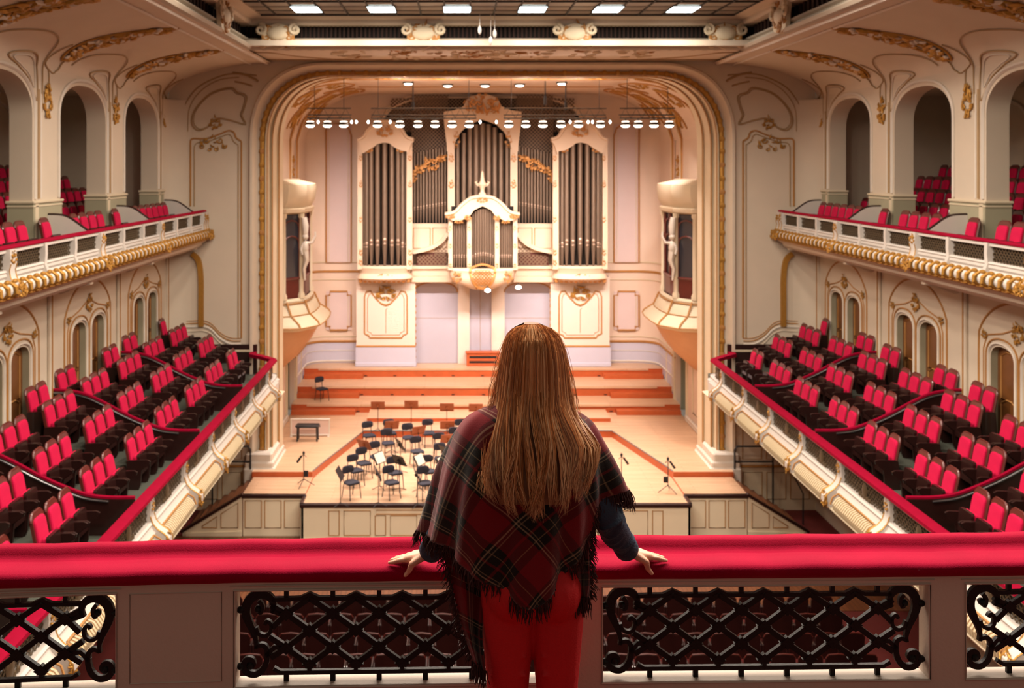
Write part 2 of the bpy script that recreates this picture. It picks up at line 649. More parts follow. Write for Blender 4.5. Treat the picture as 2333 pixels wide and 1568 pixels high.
    # two long mouldings running below the cornice
    for t, r in ((.86, .03), (.97, .05)):
        mb.mat(0).tube([cove(s, t, y) + Vector((-s * .01, 0, -.02)) for y in (Y_NEAR, 12, 20, Y_END)], r, 5)
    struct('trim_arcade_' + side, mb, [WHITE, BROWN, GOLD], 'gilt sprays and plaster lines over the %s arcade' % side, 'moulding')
    # ---- gallery behind the arcade: floor steps, back wall, ceiling
    mb = MB()
    for i, (xa, xb, z) in enumerate(((9.0, 10.85, Z_UP), (10.85, 11.75, Z_UP + .12), (11.75, 12.6, Z_UP + .46), (12.6, 13.45, Z_UP + .80), (13.45, 14.7, Z_UP + 1.14))):
        mb.bx(s * xa, s * xb, Y_NEAR, Y_END + .2, Z_UP - .12, z)
    struct('floor_gallery_' + side, mb, [GREENCARPET], 'stepped carpeted floor of the %s upper gallery' % side, 'floor')
    mb = MB()
    mb.mat(0).bx(s * 14.7, s * 14.9, Y_NEAR, Y_END + .2, 10.9, 13.2)
    mb.mat(1).bx(s * 14.66, s * 14.9, Y_NEAR, Y_END + .2, Z_UP, 10.9)
    mb.mat(0).bx(s * 10.3, s * 14.9, Y_END + .1, Y_END + .3, Z_UP, 13.2)
    mb.mat(0).bx(s * 10.8, s * 14.9, Y_NEAR, Y_END + .2, 13.1, 13.25)
    for yc in ARCH_C:
        c = arch_curve(yc, 1.5, 12.0, .8)
        mb.mat(2).tube([(s * 14.66, y, z) for y, z in c], .06, 5)
    struct('wall_gallery_' + side, mb, [CREAM, OLIVE, WHITE], 'shaded back wall of the %s upper gallery' % side, 'wall')

    # ---- lower wall with the box doors
    Z0, Z1 = 4.9, 8.35
    ops = []
    for yc in ARCH_C:
        for d in (-.63, .63):
            ops.append((yc + .15 + d, .45, 5.15, 6.85, .28))
    mb = MB()
    pierced_wall(mb, s, 10.25, 10.45, Y_NEAR, Y_END + .1, Z0, Z1, ops, mi=(0, 1))
    mb.mat(0).bx(s * 10.46, s * 10.75, Y_NEAR, Y_END + .1, 0, Z1)
    mb.mat(0).bx(s * 10.25, s * 10.62, Y_NEAR, Y_END + .1, 0, Z0)
    struct('wall_boxes_' + side, mb, [CREAM, OLIVE], 'cream wall behind the %s lower boxes' % side, 'wall')
    n = 0
    for yc, hw, zb, zs, rise in ops:
        mb = MB()
        x = 10.40
        mb.mat(0).bx(s * x, s * (x + .05), yc - hw + .005, yc + hw - .005, zb + .01, zs + rise - .02)
        for (za, zc) in ((zb + .1, zb + .75), (zb + .85, zs + .05)):
            c = [(yc - .3, za), (yc + .3, za), (yc + .3, zc), (yc + .1, zc + .1), (yc - .1, zc + .1), (yc - .3, zc)]
            mb.mat(1).tube([(s * (x - .005), a, b) for a, b in c], .02, 4, closed=True)
        d = obj('door_%d' % (n + (1 if s < 0 else 21)), mb, [DOORWOOD, OCHRE])
        hb = MB()
        hb.ball((s * (x - .05), yc - .34, zb + .95), .035, 6, 5)
        hb.cyl((s * x, yc - .34, zb + .95), (s * (x - .05), yc - .34, zb + .95), .012, n=6)
        obj('door_handle', hb, GOLD, parent=d)
        k = [11.0 - 4.5, 11.0, 15.5, 20.0, 24.5, 29.0]
        far = 'nearer' if (n % 2 == 0) else 'farther'
        order = ['sixth', 'fifth', 'fourth', 'third', 'second', 'first'][n // 2]
        tag(d, 'brown wooden box door, %s leaf of the %s pair from the stage, %s side' % (far, order, side), 'door', 'box doors along the %s wall' % side, 'structure')
        n += 1
    mb = MB()
    wf = lambda y, z, d: Vector((s * (10.25 - d), y, z))
    for k, yc in enumerate(ARCH_C):
        yc += .15
        for d in (-.63, .63):
            for off, r, mi in ((.07, .035, 0), (.16, .022, 1)):
                c = [(yc + d - .45 - off, 5.25)] + arch_curve(yc + d, .45 + off, 6.85, .28 + off) + [(yc + d + .45 + off, 5.25)]
                mb.mat(mi).tube([wf(y, z, .01) for y, z in c], r, 5)
        mb.mat(1)
        c = [(yc - 1.55, 5.3), (yc - 1.55, 6.9)] + arch_curve(yc, 1.62, 7.0, 1.12, e=1.9)[2:-2] + [(yc + 1.55, 6.9), (yc + 1.55, 5.3)]
        mb.tube([wf(y, z, .0) for y, z in c], .03, 5)
        c = [(yc - 1.35, 5.3), (yc - 1.35, 7.0), (yc - 1.2, 7.3), (yc - .6, 7.42), (yc, 7.62), (yc + .6, 7.42), (yc + 1.2, 7.3), (yc + 1.35, 7.0), (yc + 1.35, 5.3)]
        mb.mat(1).tube([wf(y, z, .0) for y, z in c], .022, 5)
        mb.mat(2)
        ornament(mb, lambda u, v, d: Vector((s * (10.24 - d), yc + u, 7.52 + v)), .42, .55, seed=40 + k, dens=.7, depth=.05)
        for d in (-1.3, 1.3):
            ornament(mb, lambda u, v, dd: Vector((s * (10.24 - dd), yc + d + u, 7.3 + v)), .22, .25, seed=50 + k, dens=.4, depth=.035)
        # ribs at the bay limits
        mb.mat(3)
        yb = ARCH_C[k] + 2.25
        if yb < Y_END:
            mb.mat(4).bx(s * 10.17, s * 10.25, yb - .10, yb + .10, 5.2, 8.3, .02)
            mb.mat(1).bx(s * 10.15, s * 10.18, yb - .04, yb - .01, 5.2, 8.3)
            c = bez((10.05, 8.3), (10.03, 7.9), (9.9, 8.25), (9.3, 8.32), 8)
            mb.mat(4).ribbon([(x_, z_) for x_, z_ in c], .10, yb - .10, yb + .10, lambda u, v, d: Vector((s * u, d, v)))
    struct('trim_boxes_' + side, mb, [WHITE, OCHRE, GOLD, BROWN, CREAM], 'ochre lines and gilt crests around the %s box doors' % side, 'moulding')

    # ---- parterre side wall under the lower balcony
    mb = MB()
    for i in range(14):
        y = 4.6 + i * 1.9
        mb.tube([(s * 10.24, a, b) for a, b in ((y, .5), (y + 1.5, .5), (y + 1.5, 2.9), (y, 2.9))], .025, 4, closed=True)
    struct('trim_parterre_' + side, mb, [OCHRE], 'ochre panel lines on the %s parterre wall' % side, 'moulding')

# ------------------------------------------------------------------ floor
mb = MB()
mb.bx(-10.75, 10.75, 0.5, Y_END + .3, -.2, 0)
struct('floor', mb, [CARPET], 'dark red carpeted floor of the parterre', 'floor')
mb = MB()
mb.bx(-10.2, 10.2, 24.4, 29.3, 0, .012)
struct('floor_boards', mb, [HALLFLOOR], 'brown boarded floor below the stage front', 'floor')

# ------------------------------------------------------------------ wall beside and above the proscenium
Y_P = 31.6


def arch_path(hw, top, r, z0, nc=14, e=2.35):
    """outline of the proscenium opening from the left foot over the top to the right foot"""
    out = [(-hw, z0 + (top - r - z0) * i / 6.0) for i in range(7)]
    for i in range(1, nc + 1):
        a = PI - (PI / 2) * i / nc
        out.append((-hw + r + r * math.copysign(abs(cos(a)) ** (2 / e), cos(a)), top - r + r * abs(sin(a)) ** (2 / e)))
    left = list(out)
    mid = [(-hw + r + (2 * hw - 2 * r) * i / 8.0, top) for i in range(1, 8)]
    return left + mid + [(-x, z) for x, z in reversed(left)]


OUT = arch_path(7.72, 14.22, 2.45, 0.0)
mb = MB()


def to_border(x, z):
    """the point of the wall's own outline (arcade corner, cove, soffit) that belongs to a point of the arch"""
    t = max(0.0, min(1.0, (7.72 - abs(x)) / 2.45))
    if t >= 1.0:
        return (x * 7.0 / 5.27, 14.3)
    q = max(0.0, min(1.0, (z - 11.0) / 3.2))
    if q <= 0:
        return (math.copysign(10.3, x), z * 13.1 / 11.0)
    m = .35 * q + .65 * t
    p = cove(math.copysign(1, x), m, Y_P)
    return (p.x, p.z + .05 * m)


mb.loft([[(x, Y_P, z) for x, z in OUT], [(to_border(x, z)[0], Y_P, to_border(x, z)[1]) for x, z in OUT]], False)
struct('wall_front', mb, [CREAM], 'cream end wall around the stage opening', 'wall', smooth=30)
# rounded inner corners where the end wall meets the arcades
for s, side in SIDES:
    mb = MB()
    r = 0.75
    prof = [(X_ARC - r + r * cos(a), Y_P - r + r * sin(a)) for a in [PI / 2 * i / 8 for i in range(9)]]
    mb.loft([[(s * x, y - .005, z) for x, y in prof] for z in (Z_UP, 13.0)], False)
    mb.loft([[(s * x, y - .005, z) for x, y in prof] for z in (4.6, Z_UP)], False)
    struct('wall_corner_' + side, mb, [CREAM], 'rounded corner between end wall and %s arcade' % side, 'wall', smooth=60)
# soffit between cornice and arch
mb = MB()
mb.bx(-8.6, 8.6, 27.6, Y_P + .4, 14.25, 14.4)
struct('ceiling_soffit', mb, [CREAM], 'flat plaster soffit above the proscenium arch', 'ceiling')
mb = MB()
R = random.Random(5)
for i, (px, w) in enumerate(((800, .5), (905, .35), (1040, 1.3), (1145, 1.4), (1330, .4), (1440, .5))):
    for j in range(int(22 * w) + 8):
        x = X_at(px, 30) + R.uniform(-w, w)
        y = R.uniform(28.7, 30.9)
        a = R.uniform(0, PI)
        l = R.uniform(.08, .2)
        mb.mat(R.choice((0, 0, 1)))
        mb.tube([(x + cos(a) * l * t, y + sin(a) * l * t, 14.24) for t in (-1, -.3, .4, 1)], [.008, l * .3, l * .25, .008], 4)
for yy, r in ((28.5, .03), (31.2, .035)):
    mb.mat(2).tube([(-7.6, yy, 14.245), (7.6, yy, 14.245)], r, 5)
for i in range(44):
    mb.mat(0).bx(-7.2 + i * .33, -7.02 + i * .33, 28.15, 28.4, 14.2, 14.26)
for sg in (-1, 1):
    c = [(4.2, 31.2), (5.2, 30.9), (6.0, 30.2), (6.5, 29.4), (6.9, 29.2), (7.5, 29.5), (8.0, 30.3)]
    mb.mat(2).tube([(sg * x, y, 14.245) for x, y in spline(c, 5)], .03, 5)
struct('trim_soffit', mb, [STONE, OCHRE, BROWN], 'relief foliage along the soffit over the arch', 'moulding')

# ------------------------------------------------------------------ proscenium frame: nested arches, each a moulding
RINGS = [  # half width, top, corner radius, Y
    (7.72, 14.22, 2.45, 31.60), (7.66, 14.17, 2.42, 31.42), (7.58, 14.10, 2.38, 31.42), (7.50, 14.02, 2.34, 31.62),
    (7.46, 13.94, 2.30, 31.75), (7.40, 13.84, 2.26, 31.80)]
mb = MB()
mb.loft([[(x, Y, z) for x, z in arch_path(hw, top, r, 0.9)] for hw, top, r, Y in RINGS], False)
struct('trim_arch_outer', mb, [CREAM], 'pale rounded outer moulding of the proscenium arch', 'moulding', smooth=60)
mb = MB()
p = arch_path(7.33, 13.85, 2.26, 1.2)
mb.mat(0).tube([(x, 31.78, z) for x, z in p], .085, 8)
# garland knobs spaced along the gilt band
acc, last = 0, None
for i in range(len(p) - 1):
    a, b = Vector((p[i][0], 31.74, p[i][1])), Vector((p[i + 1][0], 31.74, p[i + 1][1]))
    L = (b - a).length
    k = max(1, round(L / .45))
    for j in range(k):
        c = a.lerp(b, (j + .5) / k)
        t = (b - a).normalized()
        mb.mat(1 if j % 2 else 0).ball(c, (.11, .07, .11), 6, 5)
struct('trim_arch_gilt', mb, [GOLD, OCHRE], 'gilt garland band of the proscenium arch', 'moulding')
mb = MB()
rings = [(7.27, 13.80, 2.24, 31.78), (7.22, 13.795, 2.24, 31.68), (7.18, 13.785, 2.22, 31.68), (7.16, 13.78, 2.22, 31.95),
         (7.12, 13.79, 2.24, 32.10), (7.08, 13.78, 2.24, 32.02), (7.05, 13.79, 2.24, 32.10), (7.04, 13.80, 2.24, 32.5), (7.02, 13.81, 2.24, 32.75), (6.98, 13.80, 2.22, 32.72),
         (6.94, 13.81, 2.22, 32.85), (6.93, 13.83, 2.22, 33.3), (7.6, 13.96, 2.0, 33.32)]
mb.loft([[(x, Y, z) for x, z in arch_path(hw, top, r, 1.15)] for hw, top, r, Y in rings], False)
struct('trim_arch_inner', mb, [STONE], 'stepped cream inner mouldings of the proscenium arch', 'moulding', smooth=40)
mb = MB()
for hw, top, r, Y, rad in ((7.17, 13.785, 2.22, 31.72, .022), (7.06, 13.78, 2.24, 32.04, .02), (6.97, 13.80, 2.22, 32.74, .025)):
    mb.tube([(x, Y, z) for x, z in arch_path(hw, top, r, 1.2)], rad, 5)
struct('trim_arch_lines', mb, [OCHRE], 'thin ochre lines of the inner arch', 'moulding')
mb = MB()
for s, side in SIDES:
    for r, z in ((.0, 1.85), (.06, 1.6), (.12, 1.42)):
        mb.bx(s * (7.78 + r * .4), s * (6.95 - r), 31.34 - r, 33.3 + r, .9, z, .05)
struct('baseboard_arch', mb, [WHITE], 'white moulded feet of the proscenium arch', 'baseboard')

# ------------------------------------------------------------------ end-wall panels (either side)
for s, side in SIDES:
    mb = MB()

    def pf(px, py, d=0.0):      # drawn from the left side; the right side mirrors it
        q = at(px, py, Y_P)
        return Vector((-s * q.x, Y_P - .012 - d, q.z))
    outer = [(434, 470), (434, 322), (440, 316), (470, 316), (500, 306), (520, 298), (533, 302), (538, 314), (550, 322), (550, 770)]
    inner = [(443, 470), (443, 335), (449, 326), (472, 323), (503, 312), (520, 306), (528, 312), (532, 322), (543, 330), (543, 770)]
    for line, r, mi in ((outer, .030, 3), (inner, .018, 0)):
        mb.mat(mi).tube([pf(*p) for p in spline(line[1:-1], 4)], r, 5)
        mb.tube([pf(*line[0]), pf(*line[1])], r, 5)
        mb.tube([pf(*line[-2]), pf(*line[-1])], r, 5)
    up = [(437, 282), (440, 258), (455, 235), (478, 214), (505, 203), (530, 200), (540, 210), (556, 215), (562, 224), (556, 248), (551, 264), (560, 284), (530, 276), (500, 270), (486, 276), (470, 292), (450, 297)]
    for k, r in ((1.0, .028), (.93, .016)):
        c = [(500 + (x - 500) * k, 250 + (y - 250) * k) for x, y in up]
        mb.mat(0).tube([pf(*p) for p in spline(c, 3, True)], r, 5, closed=True)
    big = [(418, 430), (416, 330), (414, 270), (424, 235), (450, 200), (490, 178), (530, 168), (585, 172)]
    mb.mat(0).tube([pf(*p) for p in spline(big, 5)], .024, 5)
    big = [(428, 300), (432, 245), (460, 205), (500, 182), (545, 176)]
    mb.mat(0).tube([pf(*p) for p in spline(big, 5)], .018, 5)
    mb.mat(0).tube([pf(*p) for p in spline([(530, 166), (556, 170), (580, 180), (588, 186)], 4)], .04, 5)
    mb.mat(0).tube([pf(*p) for p in spline([(535, 186), (555, 190), (575, 196)], 4)], .03, 5)
    mb.mat(1)
    for (px, py, w, h, sd) in ((491, 280, .42, .5, 1), (486, 328, 1.0, .62, 2)):
        q = pf(px, py)
        ornament(mb, lambda u, v, d: Vector((q.x + u, Y_P - d, q.z + v)), w, h, seed=60 + sd, dens=.6, depth=.055)
    # curved dado that steps down towards the stage
    d1 = [(366, 748), (440, 745), (462, 744), (482, 752), (502, 772), (525, 784), (549, 785)]
    for off, r, mi in ((0, .035, 2), (10, .02, 4), (-8, .018, 3), (-14, .012, 3)):
        mb.mat(mi).tube([pf(x, y + off) for x, y in spline(d1, 5)], r, 5)
    # gilt strip rising to the upper balcony
    g = [(459, 744), (459, 680), (459, 640), (456, 605), (450, 588), (438, 578)]
    mb.mat(1).ribbon([(pf(*p).x, pf(*p).z) for p in spline(g, 5)], .16, Y_P - .09, Y_P, lambda u, v, d: Vector((u, d, v)))
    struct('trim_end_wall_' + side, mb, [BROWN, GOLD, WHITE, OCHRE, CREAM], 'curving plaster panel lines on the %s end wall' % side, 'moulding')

# ------------------------------------------------------------------ ceiling: cornice, slot, glass
mb = MB()
prof = [(0.0, 14.17), (-.10, 14.20), (-.16, 14.27), (-.12, 14.31), (-.02, 14.33), (.02, 14.40), (-.06, 14.44), (-.02, 14.50), (.25, 14.52)]  # offset into the opening, height
W, YE = 7.0, 28.0
rings = []
for d, z in prof:
    rings.append([(-W - d, Y_NEAR, z), (-W - d, YE + d, z), (W + d, YE + d, z), (W + d, Y_NEAR, z)])
mb.loft(rings, False)
struct('trim_cornice', mb, [mat('cornice_paint', '#aaa08f', .6, var=.05)], 'pale stepped cornice around the ceiling opening', 'cornice', smooth=20)
mb = MB()
mb.mat(0).loft([[(-W - .25, Y_NEAR, z), (-W - .25, YE + .25, z), (W + .25, YE + .25, z), (W + .25, Y_NEAR, z)] for z in (14.5, 14.95)], False)
mb.mat(1)
for i in range(120):
    mb.bx(-7.1 + i * .12, -7.05 + i * .12, YE + .18, YE + .23, 14.5, 14.9)
for i in range(60):
    for s in (-1, 1):
        mb.bx(s * (W + .18), s * (W + .23), 10 + i * .3, 10.12 + i * .3, 14.5, 14.9)
struct('wall_ceiling_slot', mb, [BLACKVOID, mat('slot_bars', '#33201a', .9)], 'dark slot above the cornice', 'wall')
mb = MB()
rings = [[(-W - d, Y_NEAR, z), (-W - d, YE + d, z), (W + d, YE + d, z), (W + d, Y_NEAR, z)] for d, z in ((.3, 14.86), (-.1, 14.86), (-.14, 14.92), (-.14, 15.0), (-.45, 15.06), (-.45, 15.12))]
mb.loft(rings, False)
struct('trim_ceiling_beam', mb, [CREAM], 'pale beam framing the glass ceiling', 'beam', smooth=20)
mb = MB()
mb.mat(0).bx(-7.0, 7.0, Y_NEAR, 27.7, 15.10, 15.16)
xs = [-5.12 + 2.0 * i for i in range(6)]
mb.mat(1)
for i in range(-2, 22):
    x = -5.45 + .6667 * i
    if abs(x) < 6.6:
        mb.bx(x - .022, x + .022, Y_NEAR, 27.6, 15.07, 15.10)
y = 27.53
while y > Y_NEAR:
    mb.bx(-6.6, 6.6, y - .04, y + .04, 15.065, 15.10)
    mb.mat(1).bx(-6.6, 6.6, y - .715, y - .69, 15.085, 15.10)
    mb.bx(-6.6, 6.6, y - 1.415, y - 1.39, 15.085, 15.10)
    y -= 2.267
struct('ceiling', mb, [SKYGLASS, GLASSBAR], 'dark glazed ceiling divided by a grid of bars', 'ceiling')
k = 0
for iy, cy in enumerate(CELL_Y[:1]):
    for ix, cx in enumerate(CELL_X):
        mb = MB()
        mb.mat(0).bx(cx - .35, cx + .35, cy - .5, cy + .5, 15.055, 15.085)
        t = thing('ceiling_light', 'lit square ceiling light, %s from the left in the glass ceiling' % ['first', 'second', 'third', 'fourth', 'fifth', 'sixth'][ix], 'ceiling light', (0, 0, 0), 0, 'ceiling lights in the glazed grid')
        obj('diffuser', mb, CELL, parent=t)
        mb = MB()
        c = [(cx - .37, cy - .51), (cx + .37, cy - .51), (cx + .37, cy + .51), (cx - .37, cy + .51)]
        mb.tube([(a, b, 15.075) for a, b in c], .018, 4, closed=True)
        obj('frame', mb, GLASSBAR, parent=t)
# cartouches on the cornice
ci = 0
for px, nm in ((635, 'at the left corner'), (965, 'left of the middle'), (1308, 'right of the middle'), (1650, 'at the right corner')):
    x = X_at(px, 27.95)
    mb = MB()
    fn = lambda u, v, d: Vector((x + u, 27.86 - d, 14.60 + v))
    mb.mat(0)
    sh = [(-.52, .3), (-.3, .22), (0, .3), (.3, .22), (.52, .3), (.46, .0), (.42, -.3), (.2, -.36), (0, -.42), (-.2, -.36), (-.42, -.3), (-.46, 0)]
    mb.prism(spline(sh, 3, True), -.05, .06, fn)
    mb.ball(fn(0, .02, .08), (.3, .08, .2), 10, 6)
    for sg in (-1, 1):
        p = spiral(sg * .48, .12, .17, .03, PI / 2, sg * 1.3, 14)
        mb.tube([fn(a, b, .08) for a, b in p], .05, 5)
        p = spiral(sg * .4, -.3, .12, .02, PI / 2, -sg * 1.2, 14)
        mb.tube([fn(a, b, .08) for a, b in p], .035, 5)
    mb.mat(1)
    ornament(mb, fn, .95, .8, seed=70 + ci, dens=.8, depth=.1)
    o = obj('cornice_cartouche', mb, [STONE, OCHRE])
    tag(o, 'cream scrolled cartouche on the ceiling cornice, %s' % nm, 'ornament', 'cartouches on the ceiling cornice', 'structure')
    ci += 1
for s, side in SIDES:
    for Yc in (24.6, 19.5, 14.4):
        mb = MB()
        fn = lambda u, v, d: Vector((s * (6.9 - d), Yc + u, 14.60 + v))
        sh = [(-.6, .3), (-.3, .22), (0, .3), (.3, .22), (.6, .3), (.5, .0), (.45, -.3), (.2, -.36), (0, -.42), (-.2, -.36), (-.45, -.3), (-.5, 0)]
        mb.mat(0).prism(spline(sh, 3, True), -.05, .06, fn)
        mb.ball(fn(0, .02, .08), (.08, .32, .2), 10, 6)
        for sg in (-1, 1):
            mb.tube([fn(a, b, .08) for a, b in spiral(sg * .5, .12, .18, .03, PI / 2, sg * 1.3, 14)], .05, 5)
        mb.mat(1)
        ornament(mb, fn, 1.0, .8, seed=80, dens=.8, depth=.1)
        o = obj('cornice_cartouche', mb, [STONE, OCHRE])
        tag(o, 'cream scrolled cartouche on the %s cornice, %s from the stage' % (side, {24.6: 'nearest', 19.5: 'second', 14.4: 'third'}[Yc]), 'ornament', 'cartouches on the ceiling cornice', 'structure')
# ================================================================== balconies at the sides
FLUTE = mat('beige_flutes', '#c2b08e', .55, var=.05)


def lattice_bars(mb, fn, u0, u1, v0, v1, step, w, d):
    """diamond grille clipped to a rectangle"""
    H = v1 - v0
    k = -int(H / step) - 1
    ks = []
    u = u0 - H
    while u < u1:
        ks.append(u)
        u += step
    for ub in ks:
        for sg in (1, -1):
            a, b = (ub, v0), (ub + H, v1)
            if sg < 0:
                a, b = (ub, v1), (ub + H, v0)
            (ax, ay), (bx_, by) = a, b
            if ax < u0:
                t = (u0 - ax) / (bx_ - ax)
                ax, ay = u0, ay + (by - ay) * t
            if bx_ > u1:
                t = (u1 - ax) / (bx_ - ax)
                bx_, by = u1, ay + (by - ay) * t
            if bx_ - ax < 1e-3:
                continue
            mb.ribbon([(ax, ay), (bx_, by)], w, -d / 2, d / 2, fn)


def bracket(mb, fn, prof, w):
    mb.prism(prof, -w / 2, w / 2, fn)


for s, side in SIDES:
    # -------- upper side balcony: parapet with handrail, grilles, brackets, egg band
    Y0, Y1 = 9.0, 31.45
    XR = 9.08
    root = thing('upper_balcony_parapet', 'white and gilt parapet of the %s upper balcony, red handrail on top' % side, 'parapet', (0, 0, 0))
    mb = MB()
    c = [(XR + .15, 9.45), (XR + .15, 9.505), (XR + .05, 9.52), (XR - .04, 9.51), (XR - .06, 9.485), (XR - .05, 9.455)]
    mb.loft([[(s * x, y, z) for x, z in c] for y in (Y0, Y1)], True, True)
    obj('handrail', mb, VELVET, parent=root)
    mb = MB()
    # profile of the white front: rail board, (open grille), ledge, sloping panel
    mb.loft([[(s * x, y, z) for x, z in ((XR + .1, 9.39), (XR + .1, 9.45), (XR - .03, 9.45), (XR - .03, 9.39))] for y in (Y0, Y1)], True, True)
    prof = [(XR + .12, 8.66), (XR + .12, 9.09), (XR - .03, 9.09), (XR - .06, 9.06), (XR - .04, 9.03), (XR - .05, 8.98), (XR - .02, 8.93), (XR - .06, 8.86), (XR - .12, 8.84), (XR - .12, 8.66)]
    mb.loft([[(s * x, y, z) for x, z in prof] for y in (Y0, Y1)], True, True)
    obj('panel_front', mb, BALCONYWHITE, parent=root, smooth=20)
    # egg-and-leaf band
    mb = MB()
    n = int((Y1 - Y0) / .30)
    for i in range(n):
        y = Y0 + .15 + i * .30
        mb.mat(0).ball((s * (XR - .16), y, 8.76), (.10, .085, .115), 8, 6)
    obj('egg_molding', mb, [BALCONYWHITE], parent=root)
    mb = MB()
    for i in range(n + 1):
        y = Y0 + i * .30
        mb.tube([(s * (XR - .13), y, 8.885), (s * (XR - .24), y, 8.80), (s * (XR - .25), y, 8.70), (s * (XR - .15), y, 8.63)], [.03, .045, .04, .02], 5)
        mb.ball((s * (XR - .15), y + .15, 8.895), (.05, .10, .045), 6, 5)
        mb.ball((s * (XR - .15), y + .15, 8.63), (.05, .07, .04), 6, 5)
    mb.tube([(s * (XR - .11), Y0, 8.62), (s * (XR - .11), Y1, 8.62)], .05, 6)
    obj('gilt_leaves', mb, GOLD, parent=root)
    # soffit moulding and slab
    mb = MB()
    prof = [(XR - .10, 8.60), (XR - .02, 8.52), (XR + .08, 8.47), (XR + .10, 8.40), (XR + .20, 8.33), (XR + .25, 8.30), (10.3, 8.36), (10.3, 8.60)]
    mb.loft([[(s * x, y, z) for x, z in prof] for y in (Y0, Y1)], True, True)
    obj('soffit', mb, CREAM, parent=root, smooth=25)
    mb = MB()
    for y in [17.6 + 1.5 * k for k in range(-5, 10)]:
        if y > Y1 - .8 or y < Y0:
            continue
    posts = [y for y in [17.6 - 9 + 1.5 * k for k in range(0, 16)] if Y0 < y < Y1]
    posts.append(31.36)
    for i, y in enumerate(posts):
        big = abs(((y - 17.6) / 4.5) - round((y - 17.6) / 4.5)) < .05 or y > 31.2
        mb = MB()
        w = .26 if big else .11
        if big:
            prof = [(XR + .06, 9.45), (XR - .10, 9.45), (XR - .11, 9.20), (XR - .08, 9.08), (XR - .10, 8.96), (XR - .16, 8.86), (XR - .24, 8.80), (XR - .26, 8.72), (XR - .2, 8.64), (XR + .06, 8.64)]
        else:
            prof = [(XR + .06, 9.45), (XR - .07, 9.45), (XR - .075, 9.22), (XR - .06, 9.05), (XR - .10, 8.95), (XR - .11, 8.88), (XR + .06, 8.86)]
        mb.mat(0)
        bracket(mb, lambda u, v, d: Vector((s * u, y + d, v)), prof, w)
        b = obj('bracket', mb, [BALCONYWHITE], parent=root)
        if big:
            g = MB()
            ornament(g, lambda u, v, d: Vector((s * (XR - .10 - d), y + u, 9.30 + v)), .24, .28, seed=i, dens=.5, depth=.03)
            ornament(g, lambda u, v, d: Vector((s * (XR - .24 - d), y + u, 8.74 + v)), .42, .34, seed=i + 9, dens=.9, depth=.05)
            for d in (-.12, .12):
                g.tube([(s * (x - .005), y + d, z) for x, z in prof[2:8]], .012, 4)
            obj('gilt_trim', g, GOLD, parent=b)
    cuts = posts
    for a, b in zip(cuts[:-1], cuts[1:]):
        if b - a < .3:
            continue
        mb = MB()
        lattice_bars(mb, lambda u, v, d: Vector((s * (XR + .03 + d), u, v)), a + .08, b - .08, 9.09, 9.39, .105, .016, .012)
        obj('grille', mb, GRILLE, parent=root)
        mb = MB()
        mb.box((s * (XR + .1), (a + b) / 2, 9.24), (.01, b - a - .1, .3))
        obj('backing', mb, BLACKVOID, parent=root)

    # S-shaped partitions of the upper balcony (white with dark rail)
    for k, yb in enumerate((17.75, 22.25, 26.75, 31.1)):
        mb = MB()
        last = k == 3
        top = [(10.28, 9.82), (10.0, 9.81), (9.8, 9.75), (9.55, 9.58), (9.38, 9.46), (9.26, 9.42)]
        poly = spline(top, 4) + [(9.26, Z_UP), (10.28, Z_UP)]
        mb.prism(poly, yb - .04, yb + .04, lambda u, v, d: Vector((s * u, d, v)))
        t = thing('balcony_partition', 'white S-curved partition with dark rail, %s from the stage on the %s upper balcony' % (['fourth', 'third', 'second', 'first'][k], side), 'partition', (0, 0, 0), 0, 'partitions on the upper balconies')
        obj('panel', mb, BALCONYWHITE, parent=t)
        mb = MB()
        mb.tube([(s * u, yb, v + .01) for u, v in spline(top, 4)], .035, 6)
        obj('rail', mb, DARKWOOD, parent=t)

    # -------- lower side balcony
    Y0, Y1 = 5.0, 31.2
    XR = 6.75
    root = thing('lower_balcony_parapet', 'white and gilt parapet of the %s lower balcony under a red velvet rail' % side, 'parapet', (0, 0, 0))
    mb = MB()
    c = [(XR + .08, 4.93), (XR + .075, 5.0), (XR + .04, 5.03), (XR - .10, 5.03), (XR - .15, 5.0), (XR - .15, 4.94), (XR - .06, 4.92)]
    mb.loft([[(s * x, y, z) for x, z in c] for y in (Y0, 30.35)], True, True)
    # return of the rail to the end wall
    ret = [(XR - .03, 30.3), (XR + .35, 30.75), (XR + .78, 31.15), (XR + .8, 31.5)]
    mb.ribbon([(a, b) for a, b in ret], .20, 4.93, 5.035, lambda u, v, d: Vector((s * u, v, d)))
    obj('handrail', mb, VELVET, parent=root)
    mb = MB()
    mb.loft([[(s * x, y, z) for x, z in ((XR + .06, 4.86), (XR + .06, 4.93), (XR - .06, 4.93), (XR - .06, 4.86))] for y in (Y0, 30.4)], True, True)
    prof = [(XR + .12, 3.98), (XR + .12, 4.50), (XR - .10, 4.50), (XR - .13, 4.47), (XR - .11, 4.43), (XR - .14, 4.37), (XR - .19, 4.315), (XR - .19, 3.98)]
    mb.loft([[(s * x, y, z) for x, z in prof] for y in (Y0, 30.45)], True, True)
    # rounded end of the front
    for (x0, z0, z1, r) in ((XR + .12, 4.24, 4.50, .24), (XR + .12, 4.22, 4.37, .32)):
        mb.lathe([(r, z0), (r, z1), (.02, z1 + .01)], (s * x0, 30.45, 0), 16)
    obj('panel_front', mb, BALCONYWHITE, parent=root, smooth=20)
    posts = [y for y in [18.05 - 13.5 + 2.25 * k for k in range(0, 13)] if Y0 < y < 30.3]
    # fluted band, one run between each pair of brackets
    g = MB()
